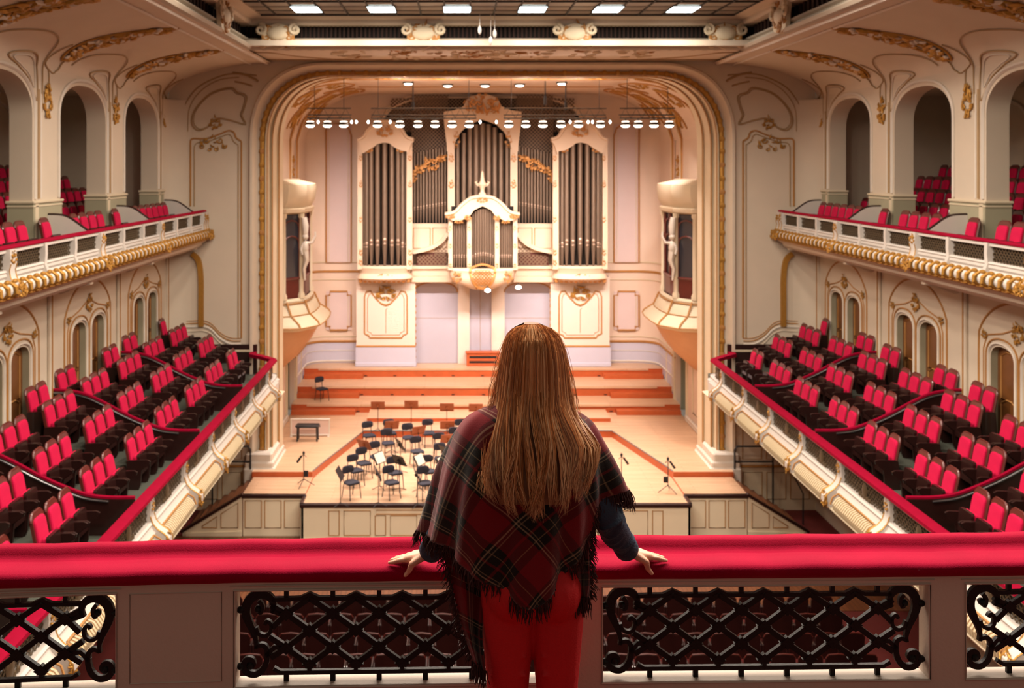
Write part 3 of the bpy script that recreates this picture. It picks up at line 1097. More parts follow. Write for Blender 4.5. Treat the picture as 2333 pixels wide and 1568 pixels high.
    for a, b in zip(posts[:-1], posts[1:]):
        mb = MB()
        n = 19
        lo, hi = a + .32, b - .32
        for i in range(n):
            y = lo + (hi - lo) * (i + .5) / n
            w = (hi - lo) / n * .33
            mb.tube([(s * (XR - .17), y, 4.285), (s * (XR - .28), y, 4.235), (s * (XR - .345), y, 4.14), (s * (XR - .33), y, 4.05), (s * (XR - .24), y, 4.0)], [w * .8, w, w, w, w * .7], 6)
        g.tube([(s * (XR - .20), lo - .06, 4.32), (s * (XR - .20), hi + .06, 4.32)], .022, 5)
        g.tube([(s * (XR - .20), lo - .06, 4.32), (s * (XR - .31), lo - .09, 4.24), (s * (XR - .36), lo - .08, 4.10)], .018, 5)
        g.tube([(s * (XR - .20), hi + .06, 4.32), (s * (XR - .31), hi + .09, 4.24), (s * (XR - .36), hi + .08, 4.10)], .018, 5)
        for i in range(n + 1):
            y = lo + (hi - lo) * i / n
            g.tube([(s * (XR - .19), y, 4.275), (s * (XR - .28), y, 4.225), (s * (XR - .335), y, 4.14), (s * (XR - .32), y, 4.05)], .014, 4)
        g.loft([[(s * (XR + dx), yy, zz) for dx, zz in ((-.15, 4.29), (-.255, 4.225), (-.315, 4.14), (-.30, 4.05), (-.2, 4.0))] for yy in (lo - .05, hi + .05)], False)
        obj('fluted_molding', mb, FLUTE, parent=root)
    obj('gilt_trim', g, OCHRE, parent=root)
    mb = MB()
    prof = [(XR - .16, 4.01), (XR - .34, 3.985), (XR - .31, 3.94), (XR - .14, 3.91), (XR - .10, 3.86), (XR + .05, 3.82), (10.3, 3.75), (10.3, 4.01)]
    mb.loft([[(s * x, y, z) for x, z in prof] for y in (Y0, 30.6)], True, True)
    obj('soffit', mb, STONE, parent=root, smooth=25)
    for i, y in enumerate(posts):
        mb = MB()
        w = .22
        prof = [(XR + .05, 4.93), (XR - .09, 4.93), (XR - .10, 4.78), (XR - .085, 4.60), (XR - .13, 4.47), (XR - .22, 4.37), (XR - .33, 4.30), (XR - .42, 4.20), (XR - .43, 4.09), (XR - .36, 3.99), (XR + .05, 3.99)]
        bracket(mb, lambda u, v, d: Vector((s * u, y + d, v)), prof, w)
        b = obj('bracket', mb, BALCONYWHITE, parent=root)
        g = MB()
        ornament(g, lambda u, v, d: Vector((s * (XR - .10 - d), y + u, 4.76 + v)), .16, .24, seed=i, dens=.5, depth=.025)
        ornament(g, lambda u, v, d: Vector((s * (XR - .37 - d + .12 * v), y + u, 4.14 + v)), .34, .36, seed=i + 5, dens=1.1, depth=.055)
        for d in (-w / 2, w / 2):
            g.tube([(s * (x - .004), y + d, z) for x, z in prof[3:10]], .013, 4)
        obj('gilt_trim', g, GOLD, parent=b)
    for a, b in zip([Y0] + posts, posts + [30.35]):
        if b - a < .3:
            continue
        mb = MB()
        lattice_bars(mb, lambda u, v, d: Vector((s * (XR - .02 + d), u, v)), a + .1, b - .1, 4.50, 4.87, .12, .018, .012)
        m = (a + b) / 2
        mb.ball((s * (XR - .03), m, 4.66), (.03, .12, .16), 8, 6)
        for q in range(5):
            mb.ball((s * (XR - .03), m + (q - 2) * .11, 4.53), (.03, .06, .05), 6, 5)
        obj('grille', mb, GRILLE, parent=root)
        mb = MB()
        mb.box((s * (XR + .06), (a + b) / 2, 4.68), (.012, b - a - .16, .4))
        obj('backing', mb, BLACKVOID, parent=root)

    # stepped floor of the lower boxes
    mb = MB()
    for xa, xb, z in ((XR + .1, 8.05, 4.32), (8.05, 8.92, 4.67), (8.92, 9.72, 5.0), (9.72, 10.25, 5.2)):
        mb.mat(0).bx(s * xa, s * xb, Y0, Y_END, 4.02, z)
    struct('floor_boxes_' + side, mb, [GREENCARPET], 'stepped grey-green carpet of the %s lower boxes' % side, 'floor')
    mb = MB()
    mb.mat(0).bx(s * (7.45), s * 10.25, Y_END - .14, Y_END - .02, 4.1, 5.25)
    mb.mat(1).bx(s * (7.62), s * 8.35, Y_END - .17, Y_END - .01, 5.02, 5.09, .02)
    struct('wall_box_end_' + side, mb, [DARKWOOD, STONE], 'dark panelled end of the %s boxes beside the stage' % side, 'wall')

    # partitions between the boxes
    for k, yb in enumerate((13.3, 17.8, 22.3, 26.8)):
        top = [(6.9, 4.97), (7.35, 4.97), (7.75, 5.02), (8.15, 5.16), (8.6, 5.36), (9.05, 5.60), (9.45, 5.78), (9.85, 5.86), (10.24, 5.88)]
        t = thing('box_partition', 'dark red wooden partition with silver rail, %s from the stage in the %s boxes' % (['fourth', 'third', 'second', 'first'][k], side), 'partition', (0, 0, 0), 0, 'partitions between the lower boxes')
        mb = MB()
        poly = spline(top, 4) + [(10.24, 5.2), (9.72, 5.2), (9.72, 5.0), (8.92, 5.0), (8.92, 4.67), (8.05, 4.67), (8.05, 4.32), (6.9, 4.32)]
        mb.prism(poly, yb - .035, yb + .035, lambda u, v, d: Vector((s * u, d, v)))
        obj('panel', mb, DARKWOOD, parent=t)
        mb = MB()
        mb.tube([(s * u, yb + .01, v + .02) for u, v in spline(top, 4)], .036, 6)
        obj('velvet_top', mb, VELVET, parent=t)
        mb = MB()
        mb.tube([(s * u, yb - .055, v - .035) for u, v in spline(top[1:], 4)], .018, 6)
        obj('rail', mb, STEEL, parent=t, label='silver metal rail')
# ================================================================== the stage
Z_PIT, Z_WING, Z_ST = 1.15, 1.22, 1.38
ZR = [1.69, 2.06, 2.41]          # three risers at the back
YR = [38.4, 39.85, 41.66]
YB = 42.85                       # back wall


def platform(mb, poly, z0, z1):
    n = len(poly)
    vs = [(x, y, z0) for x, y in poly] + [(x, y, z1) for x, y in poly]
    mb.mat(0).add(vs, [tuple(range(n, 2 * n))])
    mb.mat(1)
    for j in range(n):
        k = (j + 1) % n
        mb.add([vs[j], vs[k], vs[k + n], vs[j + n]], [(0, 1, 2, 3)])


mb = MB()
platform(mb, [(-5.6, 28.8), (5.6, 28.8), (5.6, 31.2), (5.45, 31.8), (4.45, 35.8), (-4.45, 35.8), (-5.45, 31.8), (-5.6, 31.2)], 0.02, Z_PIT)
struct('floor_stage_pit', mb, [STAGEFLOOR, ORANGEWOOD], 'lowered boarded stage floor where the orchestra chairs stand', 'floor', smooth=0)
mb = MB()
for s in (-1, 1):
    platform(mb, [(s * 5.6, 29.4), (s * 7.45, 29.4), (s * 7.45, 31.0), (s * 5.6, 31.0)], 0.02, Z_WING)
struct('floor_stage_wings', mb, [STAGEFLOOR, ORANGEWOOD], 'boarded side wings at the stage front', 'floor', smooth=0)
mb = MB()
platform(mb, [(-7.5, 31.0), (-5.62, 31.0), (-5.47, 31.75), (-4.45, 35.75), (4.45, 35.75), (5.47, 31.75), (5.62, 31.0), (7.5, 31.0), (7.5, 38.4), (-7.5, 38.4)], 0.02, Z_ST)
struct('floor_stage', mb, [STAGEFLOOR, ORANGEWOOD], 'pale boarded main stage floor around the lowered middle', 'floor', smooth=0)
mb = MB()
mb.mat(0)
platform(mb, [(-4.45, 37.0), (4.6, 37.0), (4.6, 38.34), (-4.45, 38.34)], Z_ST + .001, Z_ST + .14)
t = obj('stage_podium', mb, [STAGEFLOOR, ORANGEWOOD], smooth=0)
tag(t, 'low wide wooden podium in front of the first stage riser', 'podium')
# grey edge line around the lowered middle
mb = MB()
e = [(-5.62, 31.05), (-5.47, 31.75), (-4.45, 35.75), (4.45, 35.75), (5.47, 31.75), (5.62, 31.05)]
mb.tube([(x, y, Z_ST + .005) for x, y in e], .025, 4)
struct('trim_pit_edge', mb, [mat('grey_edge_strip', '#6b6460', .7)], 'grey metal edge of the lowered stage floor', 'edge strip')
for i in range(3):
    mb = MB()
    y1 = 43.5
    hw = 7.5
    platform(mb, [(-hw, YR[i]), (hw, YR[i]), (hw, y1), (-hw, y1)], (Z_ST, ZR[0], ZR[1])[i], ZR[i])
    t = obj('stage_riser', mb, [STAGEFLOOR, ORANGEWOOD], smooth=0)
    z0 = (Z_ST, ZR[0], ZR[1])[i]
    nm = ['lowest', 'middle', 'highest'][i]
    tag(t, '%s of the three orange-fronted wooden risers at the stage back' % nm, 'riser', 'risers at the back of the stage')
    b = MB()
    for sg in (-1, 1):      # half-height end steps
        b.mat(0).bx(sg * 5.0, sg * 7.45, YR[i] - .42, YR[i] - .002, z0 + .002, z0 + .17)
    b.mat(1).bx(-6.9, 6.9, YR[i] - .03, YR[i] - .002, ZR[i] - .07, ZR[i] + .012)
    obj('step', b, [ORANGEWOOD, STAGEFLOOR], parent=t)
    b = MB()
    for k in range(11):
        b.bx(-6.2 + k * 1.22, -6.08 + k * 1.22, YR[i] - .012, YR[i] - .001, z0 + .03, z0 + .07)
    obj('vent', b, BLACKVOID, parent=t)

# ------------------------------------------------------------------ panelled stage front with stairs
mb = MB()
mb.mat(0).bx(-5.62, 5.62, 28.72, 28.80, 0, 1.05)
for s in (-1, 1):
    mb.bx(s * 5.55, s * 7.42, 29.32, 29.40, 0, 1.12)
    mb.bx(s * 5.55, s * 5.63, 28.72, 29.40, 0, 1.05)
mb.bx(-5.64, 5.64, 28.66, 28.72, 0, .16, .02)
mb.mat(1)
mb.bx(-5.66, 5.66, 28.68, 28.82, 1.05, 1.16, .02)
for s in (-1, 1):
    mb.bx(s * 5.58, s * 7.46, 29.28, 29.42, 1.12, 1.23, .02)
    mb.bx(s * 5.56, s * 5.66, 28.7, 29.42, 1.08, 1.20, .02)
mb.mat(2)
pf = lambda x0, x1, z0, z1, y: mb.tube([(x0, y, z0), (x1, y, z0), (x1, y, z1), (x0, y, z1)], .016, 4, closed=True)
x = -5.35
pat = [.74, .45, .74, .30, .74, .30, .74]
xs = []
k = 0
x = .37
pf(-.37, .37, .25, .82, 28.715)
for sg in (-1, 1):
    x = .50
    for i in range(7):
        w = (.30, .76)[i % 2]
        pf(sg * x, sg * (x + w), .25, .82 if i < 5 else .96, 28.715)
        x += w + .14
    pf(sg * .5, sg * 3.45, .86, .98, 28.715)
    for i in range(3):
        a = 5.72 + i * .58
        pf(sg * a, sg * (a + .48), .25, 1.05, 29.315)
FRONTCREAM = mat('stage_front_cream', '#e4d6b8', .6, var=.03)
struct('wall_stage_front', mb, [FRONTCREAM, DARKWOOD, OCHRE], 'cream panelled front of the stage with a dark edge', 'wall')
for s, side in SIDES:
    t = thing('stage_stairs', 'side stairs down from the %s stage wing, cream panelled cheek' % side, 'stairs', (0, 0, 0), 0, 'stairs beside the stage front')
    mb = MB()
    n = 7
    x0, x1 = 7.45, 9.1
    cheek = [(x0, 0), (x1 + .1, 0), (x1 + .1, .12), (x0, 1.2)]
    mb.mat(0).prism(cheek, 29.32, 29.40, lambda u, v, d: Vector((s * u, d, v)))
    mb.prism([(x0, 0), (x1, 0), (x1, .1), (x0, .15)], 29.28, 29.33, lambda u, v, d: Vector((s * u, d, v)))
    mb.mat(1)
    for a, b in ((.12, .62), (.74, 1.18)):
        za, zb = 1.08 - a * .65, 1.08 - b * .65
        mb.tube([(s * (x0 + a), 29.315, .25), (s * (x0 + b), 29.315, .25), (s * (x0 + b), 29.315, zb - .02), (s * (x0 + a), 29.315, za - .02)], .016, 4, closed=True)
    obj('cheek', mb, [FRONTCREAM, OCHRE], parent=t)
    mb = MB()
    mb.ribbon([(x0 - .02, 1.23), (x1 + .14, .13)], .07, 29.27, 29.43, lambda u, v, d: Vector((s * u, d, v)))
    obj('capping', mb, DARKWOOD, parent=t)
    for i in range(n):
        mb = MB()
        z = 1.2 - (i + 1) * 1.2 / (n + 1)
        mb.bx(s * (x0 + i * (x1 - x0) / n), s * (x0 + (i + 1) * (x1 - x0) / n + .02), 29.42, 31.2, .014, z)
        obj('tread', mb, HALLFLOOR, parent=t)
    t = thing('stage_guard_rail', 'black metal guard rail on the %s side of the stage' % side, 'railing', (0, 0, 0), 0, 'guard rails beside the stage')
    mb = MB()
    y = 31.25
    mb.tube([(s * 7.6, y, .014), (s * 7.6, y, 2.0), (s * 7.68, y, 2.1), (s * 8.72, y, 2.1), (s * 8.8, y, 2.0), (s * 8.8, y, .014)], .028, 6)
    mb.tube([(s * 7.6, y, 1.62), (s * 8.8, y, 1.62)], .024, 6)
    obj('rail', mb, BLACK, parent=t)
    mb = MB()
    mb.tube([(s * 8.8, y, 2.0), (s * 9.25, y - .5, 1.4), (s * 9.4, y - 1.0, .95)], .022, 6)
    mb.tube([(s * 9.4, y - 1.0, .95), (s * 9.4, y - 1.0, .014)], .022, 6)
    obj('handrail', mb, BLACK, parent=t)
    # dado panels on the wall under the boxes
    mb = MB()
    mb.mat(0).bx(s * 7.8, s * 10.25, Y_END - .06, Y_END, 0, 1.35)
    mb.mat(1).bx(s * 7.8, s * 10.25, Y_END - .10, Y_END, 1.35, 1.42, .02)
    for i in range(3):
        a = 7.95 + i * .75
        mb.mat(1).tube([(s * a, Y_END - .065, .35), (s * (a + .6), Y_END - .065, .35), (s * (a + .6), Y_END - .065, 1.2), (s * a, Y_END - .065, 1.2)], .016, 4, closed=True)
        mb.tube([(s * a, Y_END - .005, 1.6), (s * (a + .6), Y_END - .005, 1.6), (s * (a + .6), Y_END - .005, 3.4), (s * a, Y_END - .005, 3.4)], .016, 4, closed=True)
    struct('baseboard_end_' + side, mb, [STONE, OCHRE], 'cream panelled dado under the %s boxes' % side, 'dado')

# ------------------------------------------------------------------ stage walls
ZC = 13.97
DOORY = (37.25, 39.15)


def stage_plan():
    """plan of the stage's back: side wall, rounded corner, back wall"""
    r = .85
    pts = [(-7.5, 39.2), (-7.5, YB - r)]
    for i in range(1, 11):
        a = PI - (PI / 2) * i / 10
        pts.append((-7.5 + r + r * cos(a), YB - r + r * sin(a)))
    return pts


LP = stage_plan()
full = LP + [(-x, y) for x, y in reversed(LP)]
mb = MB()
for z0, z1, m in ((2.0, 3.32, 1), (3.32, 6.35, 0), (6.35, 13.99, 0)):
    mb.mat(m).loft([[(x, y, z) for x, y in full] for z in ((1.3 if z0 == 2.0 else z0), z1)], False)
for s in (-1, 1):
    mb.mat(0)
    mb.bx(s * 7.5, s * 7.7, 33.3, DOORY[0], 1.3, ZC)
    mb.bx(s * 7.5, s * 7.7, DOORY[0], DOORY[1], 3.6, ZC)
    mb.bx(s * 7.5, s * 7.7, DOORY[1], 39.3, 1.3, ZC)
    mb.mat(2).bx(s * 8.6, s * 8.7, DOORY[0] - .2, DOORY[1] + .2, 1.3, 3.8)
    mb.bx(s * 7.7, s * 8.7, DOORY[0] - .15, DOORY[0] - .02, 1.3, 3.8)
    mb.bx(s * 7.7, s * 8.7, DOORY[1] + .02, DOORY[1] + .15, 1.3, 3.8)
    mb.bx(s * 7.7, s * 8.7, DOORY[0] - .15, DOORY[1] + .15, 3.6, 3.7)
STAGEWALL = mat('stage_plaster', '#d6c0ac', 0.7, var=0.04, vscale=1.5)
STAGEBASE = mat('lilac_stage_dado', '#bdbac8', 0.6, var=0.03)
GREENDOOR = mat('grey_green_door_bay', '#8e8f7a', 0.6, var=0.05)
struct('wall_stage', mb, [STAGEWALL, STAGEBASE, GREENDOOR], 'warm cream stage wall with rounded back corners', 'wall', smooth=40)
mb = MB()
mb.bx(-7.7, 7.7, 32.9, YB + .6, ZC, ZC + .1)
struct('ceiling_stage', mb, [STAGEWALL], 'cream ceiling over the stage', 'ceiling')
mb = MB()
for s in (-1, 1):
    mb.grid(lambda u, v: Vector((s * (7.5 - 2.6 * (1 - cos(u * PI / 2))), 33.32 + (YB - 33.3) * v, 11.9 + 2.05 * sin(u * PI / 2))), 10, 6)
struct('ceiling_stage_cove', mb, [STAGEWALL], 'coved edges of the stage ceiling', 'ceiling', smooth=60)
# mouldings on the stage walls and coves
mb = MB()
G0, G1 = 0, 1


def wline(z, r, mi, off=.01):
    mb.mat(mi).tube([(x * (1 - off / 7.5), y - off if y > YB - .5 else y, z) for x, y in full], r, 5)


LILACP = mat('lilac_wall_panel', '#cbb8b4', 0.75, var=0.03)
for s in (-1, 1):
    # tall lilac panels beside the organ and lower panels, each with a gilt frame
    for (pxa, pxb, ya, yb, mi) in ((716, 800, 282, 598, 2), (718, 800, 664, 752, 2)):
        a, b = at(pxa, ya, YB - .03), at(pxb, yb, YB - .03)
        a.x, b.x = -abs(a.x), -abs(b.x)
        a.x = max(a.x, -6.72)
        mb.mat(2).bx(s * a.x, s * b.x, YB - .06, YB - .02, b.z, a.z)
        ch = .16
        xa, xb, za, zb = a.x, b.x, b.z, a.z
        c = [(xa, za + ch), (xa + ch, za + ch), (xa + ch, za), (xb - ch, za), (xb - ch, za + ch), (xb, za + ch), (xb, zb - ch), (xb - ch, zb - ch), (xb - ch, zb), (xa + ch, zb), (xa + ch, zb - ch), (xa, zb - ch)]
        if ya < 400:
            c = [(xa, za), (xb, za), (xb, zb - .5), (xb - .1, zb - .2), (xb - .4, zb), (xa, zb)]
        mb.mat(0).tube([(s * x, YB - .07, z) for x, z in c], .04, 5, closed=True)
        mb.mat(3).tube([(s * (x + (.12 if x == xa else -.12 if x == xb else 0)), YB - .065, z + (.0)) for x, z in c], .015, 4, closed=True)
for z, r, mi in ((6.35, .05, 0), (6.75, .04, 3), (6.0, .03, 3), (3.34, .05, 0), (3.55, .025, 3), (2.5, .04, 4), (2.95, .015, 4)):
    wline(z, r, mi)
for s in (-1, 1):
    # ribs and gilt scrolls of the side bays
    for y, w in ((33.8, .16), (38.0, .2), (39.6, .16)):
        mb.mat(0).tube([(s * 7.48, y, 6.0), (s * 7.48, y, 11.9)] + [(s * (7.48 - 2.6 * (1 - cos(u))), y + u * .5, 11.9 + 2.03 * sin(u)) for u in (.4, .8, 1.2, 1.5)], .05, 5)
        mb.mat(3).tube([(s * 7.46, y + w, 6.0), (s * 7.46, y + w, 11.9)] + [(s * (7.46 - 2.6 * (1 - cos(u))), y + w + u * .5, 11.9 + 2.03 * sin(u)) for u in (.4, .8, 1.2, 1.5)], .03, 5)
    cf = lambda u, v, d: Vector((s * (7.5 - 2.6 * (1 - cos(v)) - d), 33.5 + u, 11.9 + 2.05 * sin(v) - d))
    for (u, v, w, h, sd) in ((1.0, .35, 1.0, .7, 1), (2.6, .8, 1.4, .7, 2), (4.4, .5, 1.2, .9, 3), (6.2, .9, 1.5, .8, 4), (7.8, .6, 1.2, .8, 5), (3.2, 1.3, 2.0, .4, 6), (6.0, 1.35, 2.0, .4, 7)):
        mb.mat(1)
        ornament(mb, lambda a, b, d: cf(u + a, max(0, v + b * .8), d), w, h, seed=100 + sd, dens=.7, depth=.06)
        mb.mat(0).tube([cf(u + a, max(0.02, v + b), .02) for a, b in spline([(-w * .8, -.3), (-w * .3, .1), (w * .2, .25), (w * .7, .1), (w * .9, -.2)], 4)], .04, 5)
    for (y, z, w, h) in ((34.5, 11.2, .5, 1.0), (38.6, 10.9, .5, 1.2), (38.6, 9.0, .3, .8)):
        mb.mat(1)
        ornament(mb, lambda a, b, d: Vector((s * (7.48 - d), y + a, z + b)), w, h, seed=120, dens=.7, depth=.06)
    # panels of the lower side walls and the door surround
    for (ya, yb) in ((33.7, 34.9), (35.1, 36.3), (39.7, 40.8)):
        mb.mat(3).tube([(s * 7.485, a, b) for a, b in ((ya, 1.9), (yb, 1.9), (yb, 3.7), (ya, 3.7))], .022, 4, closed=True)
        mb.mat(3).tube([(s * 7.485, a, b) for a, b in ((ya, 4.0), (yb, 4.0), (yb, 5.9), (ya, 5.9))], .022, 4, closed=True)
    mb.mat(3).tube([(s * 7.48, DOORY[0] - .1, 1.4), (s * 7.48, DOORY[0] - .1, 3.7), (s * 7.48, DOORY[1] + .1, 3.7), (s * 7.48, DOORY[1] + .1, 1.4)], .06, 5)
    mb.mat(4).bx(s * 7.40, s * 7.5, 33.3, DOORY[0] - .05, Z_ST, Z_ST + .22, .03)
# ceiling scrolls
for i in range(7):
    x = -5.2 + i * 1.73
    if abs(x) < 1:
        continue
    mb.mat(1)
    ornament(mb, lambda a, b, d: Vector((x + a, 34.3 + b, ZC - d)), 1.3, .9, seed=140 + i, dens=.8, depth=.05)
for y in (33.5, 35.2, 38.5):
    mb.mat(0).tube([(-5, y, ZC), (5, y, ZC)], .05, 5)
struct('trim_stage', mb, [OCHRE, GOLD, LILACP, STONE, WHITE], 'gilt frames, lilac panels and scrolls on the stage walls', 'moulding')

# ------------------------------------------------------------------ bay-window boxes on the stage's side walls
for s, side in SIDES:
    t = thing('stage_box', 'cream bay-window box with dark glass and a white putto, %s stage wall' % side, 'bay window', (0, 0, 0), 0, 'bay-window boxes over the stage sides')
    plan = [(7.52, 34.25), (7.10, 34.35), (6.58, 34.95), (6.50, 35.6), (6.50, 36.5), (6.58, 37.1), (7.10, 37.7), (7.52, 37.8)]

    def ring(off, z):
        out = []
        for x, y in plan:
            k = (7.52 - x) / 1.02
            out.append((s * (x - off * min(1, k * 2.4)), 36.02 + (y - 36.02) * (1 + off / 1.9), z))
        return out
    mb = MB()
    mb.loft([ring(o, z) for o, z in ((.02, 6.28), (.12, 6.20), (.10, 6.08), (.22, 5.95), (.30, 5.75), (.62, 5.50), (.70, 5.38), (.55, 5.25), (.42, 5.22))], False)
    base = obj('base', mb, STONE, parent=t, smooth=30)
    mb = MB()
    for i in (1, 2, 5, 6):
        q = [Vector(ring(o, z)[i]) for o, z in ((.14, 6.2), (.24, 5.95), (.32, 5.75), (.64, 5.5), (.70, 5.38))]
        mb.tube(q, .035, 5)
    for o, z in ((.12, 6.12), (.34, 5.74), (.71, 5.38)):
        mb.tube([Vector(p) for p in ring(o, z)], .02, 5)
    obj('gilt_trim', mb, OCHRE, parent=base)
    mb = MB()
    mb.loft([ring(o, z) for o, z in ((.44, 5.22), (.30, 5.05), (.05, 4.6), (-.35, 4.1), (-.75, 3.75), (-.9, 3.6))], False)
    mb2 = mb
    R = random.Random(3)
    for i in range(26):
        a = R.random()
        u = a * PI
        mb.tube([(s * (7.45 - .8 * sin(u) * q), 36 - 1.5 * cos(u) * q, 4.0 + 1.1 * q + .1) for q in (.35, .6, .8, .95)], [.02, .09, .08, .02], 5)
    obj('corbel', mb, mat('rosy_plaster_' + side, '#c89a72', .7, var=.1), parent=t, smooth=40)
    mb = MB()
    mb.loft([ring(o, z) for o, z in ((.02, 9.22), (.12, 9.28), (.14, 9.4), (.05, 9.45), (.1, 9.55), (.18, 9.7), (.22, 10.1), (.2, 10.25), (.0, 10.3), (-.4, 10.42))], False, True)
    obj('entablature', mb, STONE, parent=t, smooth=30)
    for i in range(len(plan) - 1):
        (xa, ya), (xb, yb) = plan[i], plan[i + 1]
        if i in (0, 6):
            mb = MB()
            mb.loft([[(s * xa, ya, z), (s * xb, yb, z)] for z in (6.2, 9.3)], False)
            obj('pier', mb, STONE, parent=t)
            continue
        dx, dy = xb - xa, yb - ya
        L = math.hypot(dx, dy)
        ux, uy = dx / L, dy / L
        mb = MB()
        g = .04
        mb.loft([[(s * (xa + ux * g + .06), ya + uy * g, z), (s * (xb - ux * g + .06), yb - uy * g, z)] for z in (6.2, 9.3)], False)
        w = obj('window', mb, GLASSDARK, parent=t)
        mb = MB()
        P = lambda u, z: (s * (xa + ux * u * L + .03), ya + uy * u * L, z)
        for u in (.08, .92):
            mb.tube([P(u, 6.9), P(u, 9.25)], .03, 4)
        mb.tube([P(.08, 8.2)] + [P(.5 - .42 * cos(q), 8.2 + .25 * sin(q)) for q in (.5, 1, 1.57, 2.1, 2.6)] + [P(.92, 8.2)], .03, 5)
        mb.tube([P(.08, 8.75)] + [P(.5 - .42 * cos(q), 8.75 + .25 * sin(q)) for q in (.5, 1, 1.57, 2.1, 2.6)] + [P(.92, 8.75)], .025, 5)
        mb.loft([[P(.02, z), P(.98, z)] for z in (6.25, 6.95)], False)
        mb.tube([P(0, 6.97), P(1, 6.97)], .05, 5)
        obj('window_frame', mb, REDWOOD, parent=w)
    for i in (1, 2, 4, 5):
        x, y = plan[i] if i < 3 else plan[i + 0]
        if i == 4:
            x, y = plan[5]
        elif i == 5:
            continue
        mb = MB()
        mb.lathe([(.13, 6.25), (.13, 6.4), (.08, 6.5), (.085, 8.0), (.075, 9.05), (.12, 9.12), (.12, 9.25)], (s * x, y, 0), 8)
        obj('column', mb, STONE, parent=t)
    # putto leaning from the corner column, one arm raised
    mb = MB()
    x, y = 6.42, 34.85
    mb.ball((s * x, y, 8.05), (.13, .12, .26), 8, 6)
    mb.ball((s * x, y, 8.42), (.11, .11, .12), 8, 6)
    mb.tube([(s * (x - .05), y, 8.2), (s * (x - .25), y - .02, 8.22), (s * (x - .36), y, 8.45), (s * (x - .34), y, 8.6)], [.06, .05, .045, .03], 6)
    mb.tube([(s * (x + .05), y, 8.2), (s * (x + .14), y - .08, 8.0), (s * (x + .1), y - .1, 7.8)], [.06, .05, .04], 6)
    mb.tube([(s * x, y, 7.9), (s * (x - .04), y, 7.6), (s * (x + .06), y, 7.3), (s * (x + .02), y, 6.9)], [.13, .11, .08, .04], 6)
    mb.tube([(s * x, y, 8.5), (s * x, y, 8.8), (s * (x + .04), y, 9.1)], [.10, .13, .10], 6)
    obj('putto', mb, WHITE, parent=t, smooth=60, label='white plaster putto with raised arm')
# ================================================================== the organ
def lay(Y):
    return lambda u, v, d=0.0: at(u, v, Y) + Vector((0, -d, 0))


def sym(pts):
    """mirror an outline given for the left half (px) about the organ's axis"""
    return pts + [(2 * AX - x, y) for x, y in reversed(pts)]


AX = 1099.0
CASE = mat('organ_case_cream', '#dac3a8', 0.6, var=0.05)
CASEGOLD = mat('organ_gilding', '#c28a4c', 0.5, metal=0.35, var=0.2, vscale=14)
organ = thing('pipe_organ', 'large cream and gilt pipe organ with grey pipes on the stage back wall', 'organ', (0, 0, 0))


def pipe(px, ytop, ymouth, yfoot, Y, r):
    mb = MB()
    x = X_at(px, Y)
    zt, zm, zf = Z_at(ytop, Y), Z_at(ymouth, Y), Z_at(yfoot, Y)
    mb.mat(0).lathe([(r * .82, zt + .002), (r, zt), (r, zm + r * 1.2), (r * .98, zm)], (x, Y, 0), 12)
    mb.lathe([(r, zm - .01), (r * .42, zf + .02), (r * .38, zf)], (x, Y, 0), 10)
    # the mouth: upper lip, dark slit, lower lip
    mb.mat(1).ball((x, Y - r * .9, zm + r * 1.1), (r * .62, r * .2, r * .75), 8, 5)
    mb.ball((x, Y - r * .9, zm - r * .35), (r * .62, r * .2, r * .35), 8, 5)
    return obj('pipe', mb, [PIPE, PIPELIP], parent=organ)


def slab(name, pts, Y, d0, d1, m, extra=None, smooth=30):
    mb = MB()
    mb.prism(pts, d0, d1, lay(Y))
    if extra:
        extra(mb)
    return obj(name, mb, m, parent=organ, smooth=smooth)


YT, YM, YCN, YS = 41.75, 42.45, 42.15, 41.2      # depth of towers, middle fields, centre, small front organ
# dark backs
mb = MB()
for a, b, t, bo, Y in ((826, 928, 330, 606, YT + .35), (1270, 1372, 330, 606, YT + .35), (938, 1020, 240, 510, YM + .18), (1178, 1260, 240, 510, YM + .18), (1032, 1166, 280, 500, YCN + .25), (1028, 1170, 470, 612, YS + .22)):
    q, w = at(a, bo, Y), at(b, t, Y)
    mb.bx(q.x, w.x, Y, Y + .05, q.z, w.z)
obj('backing', mb, BLACKVOID, parent=organ)
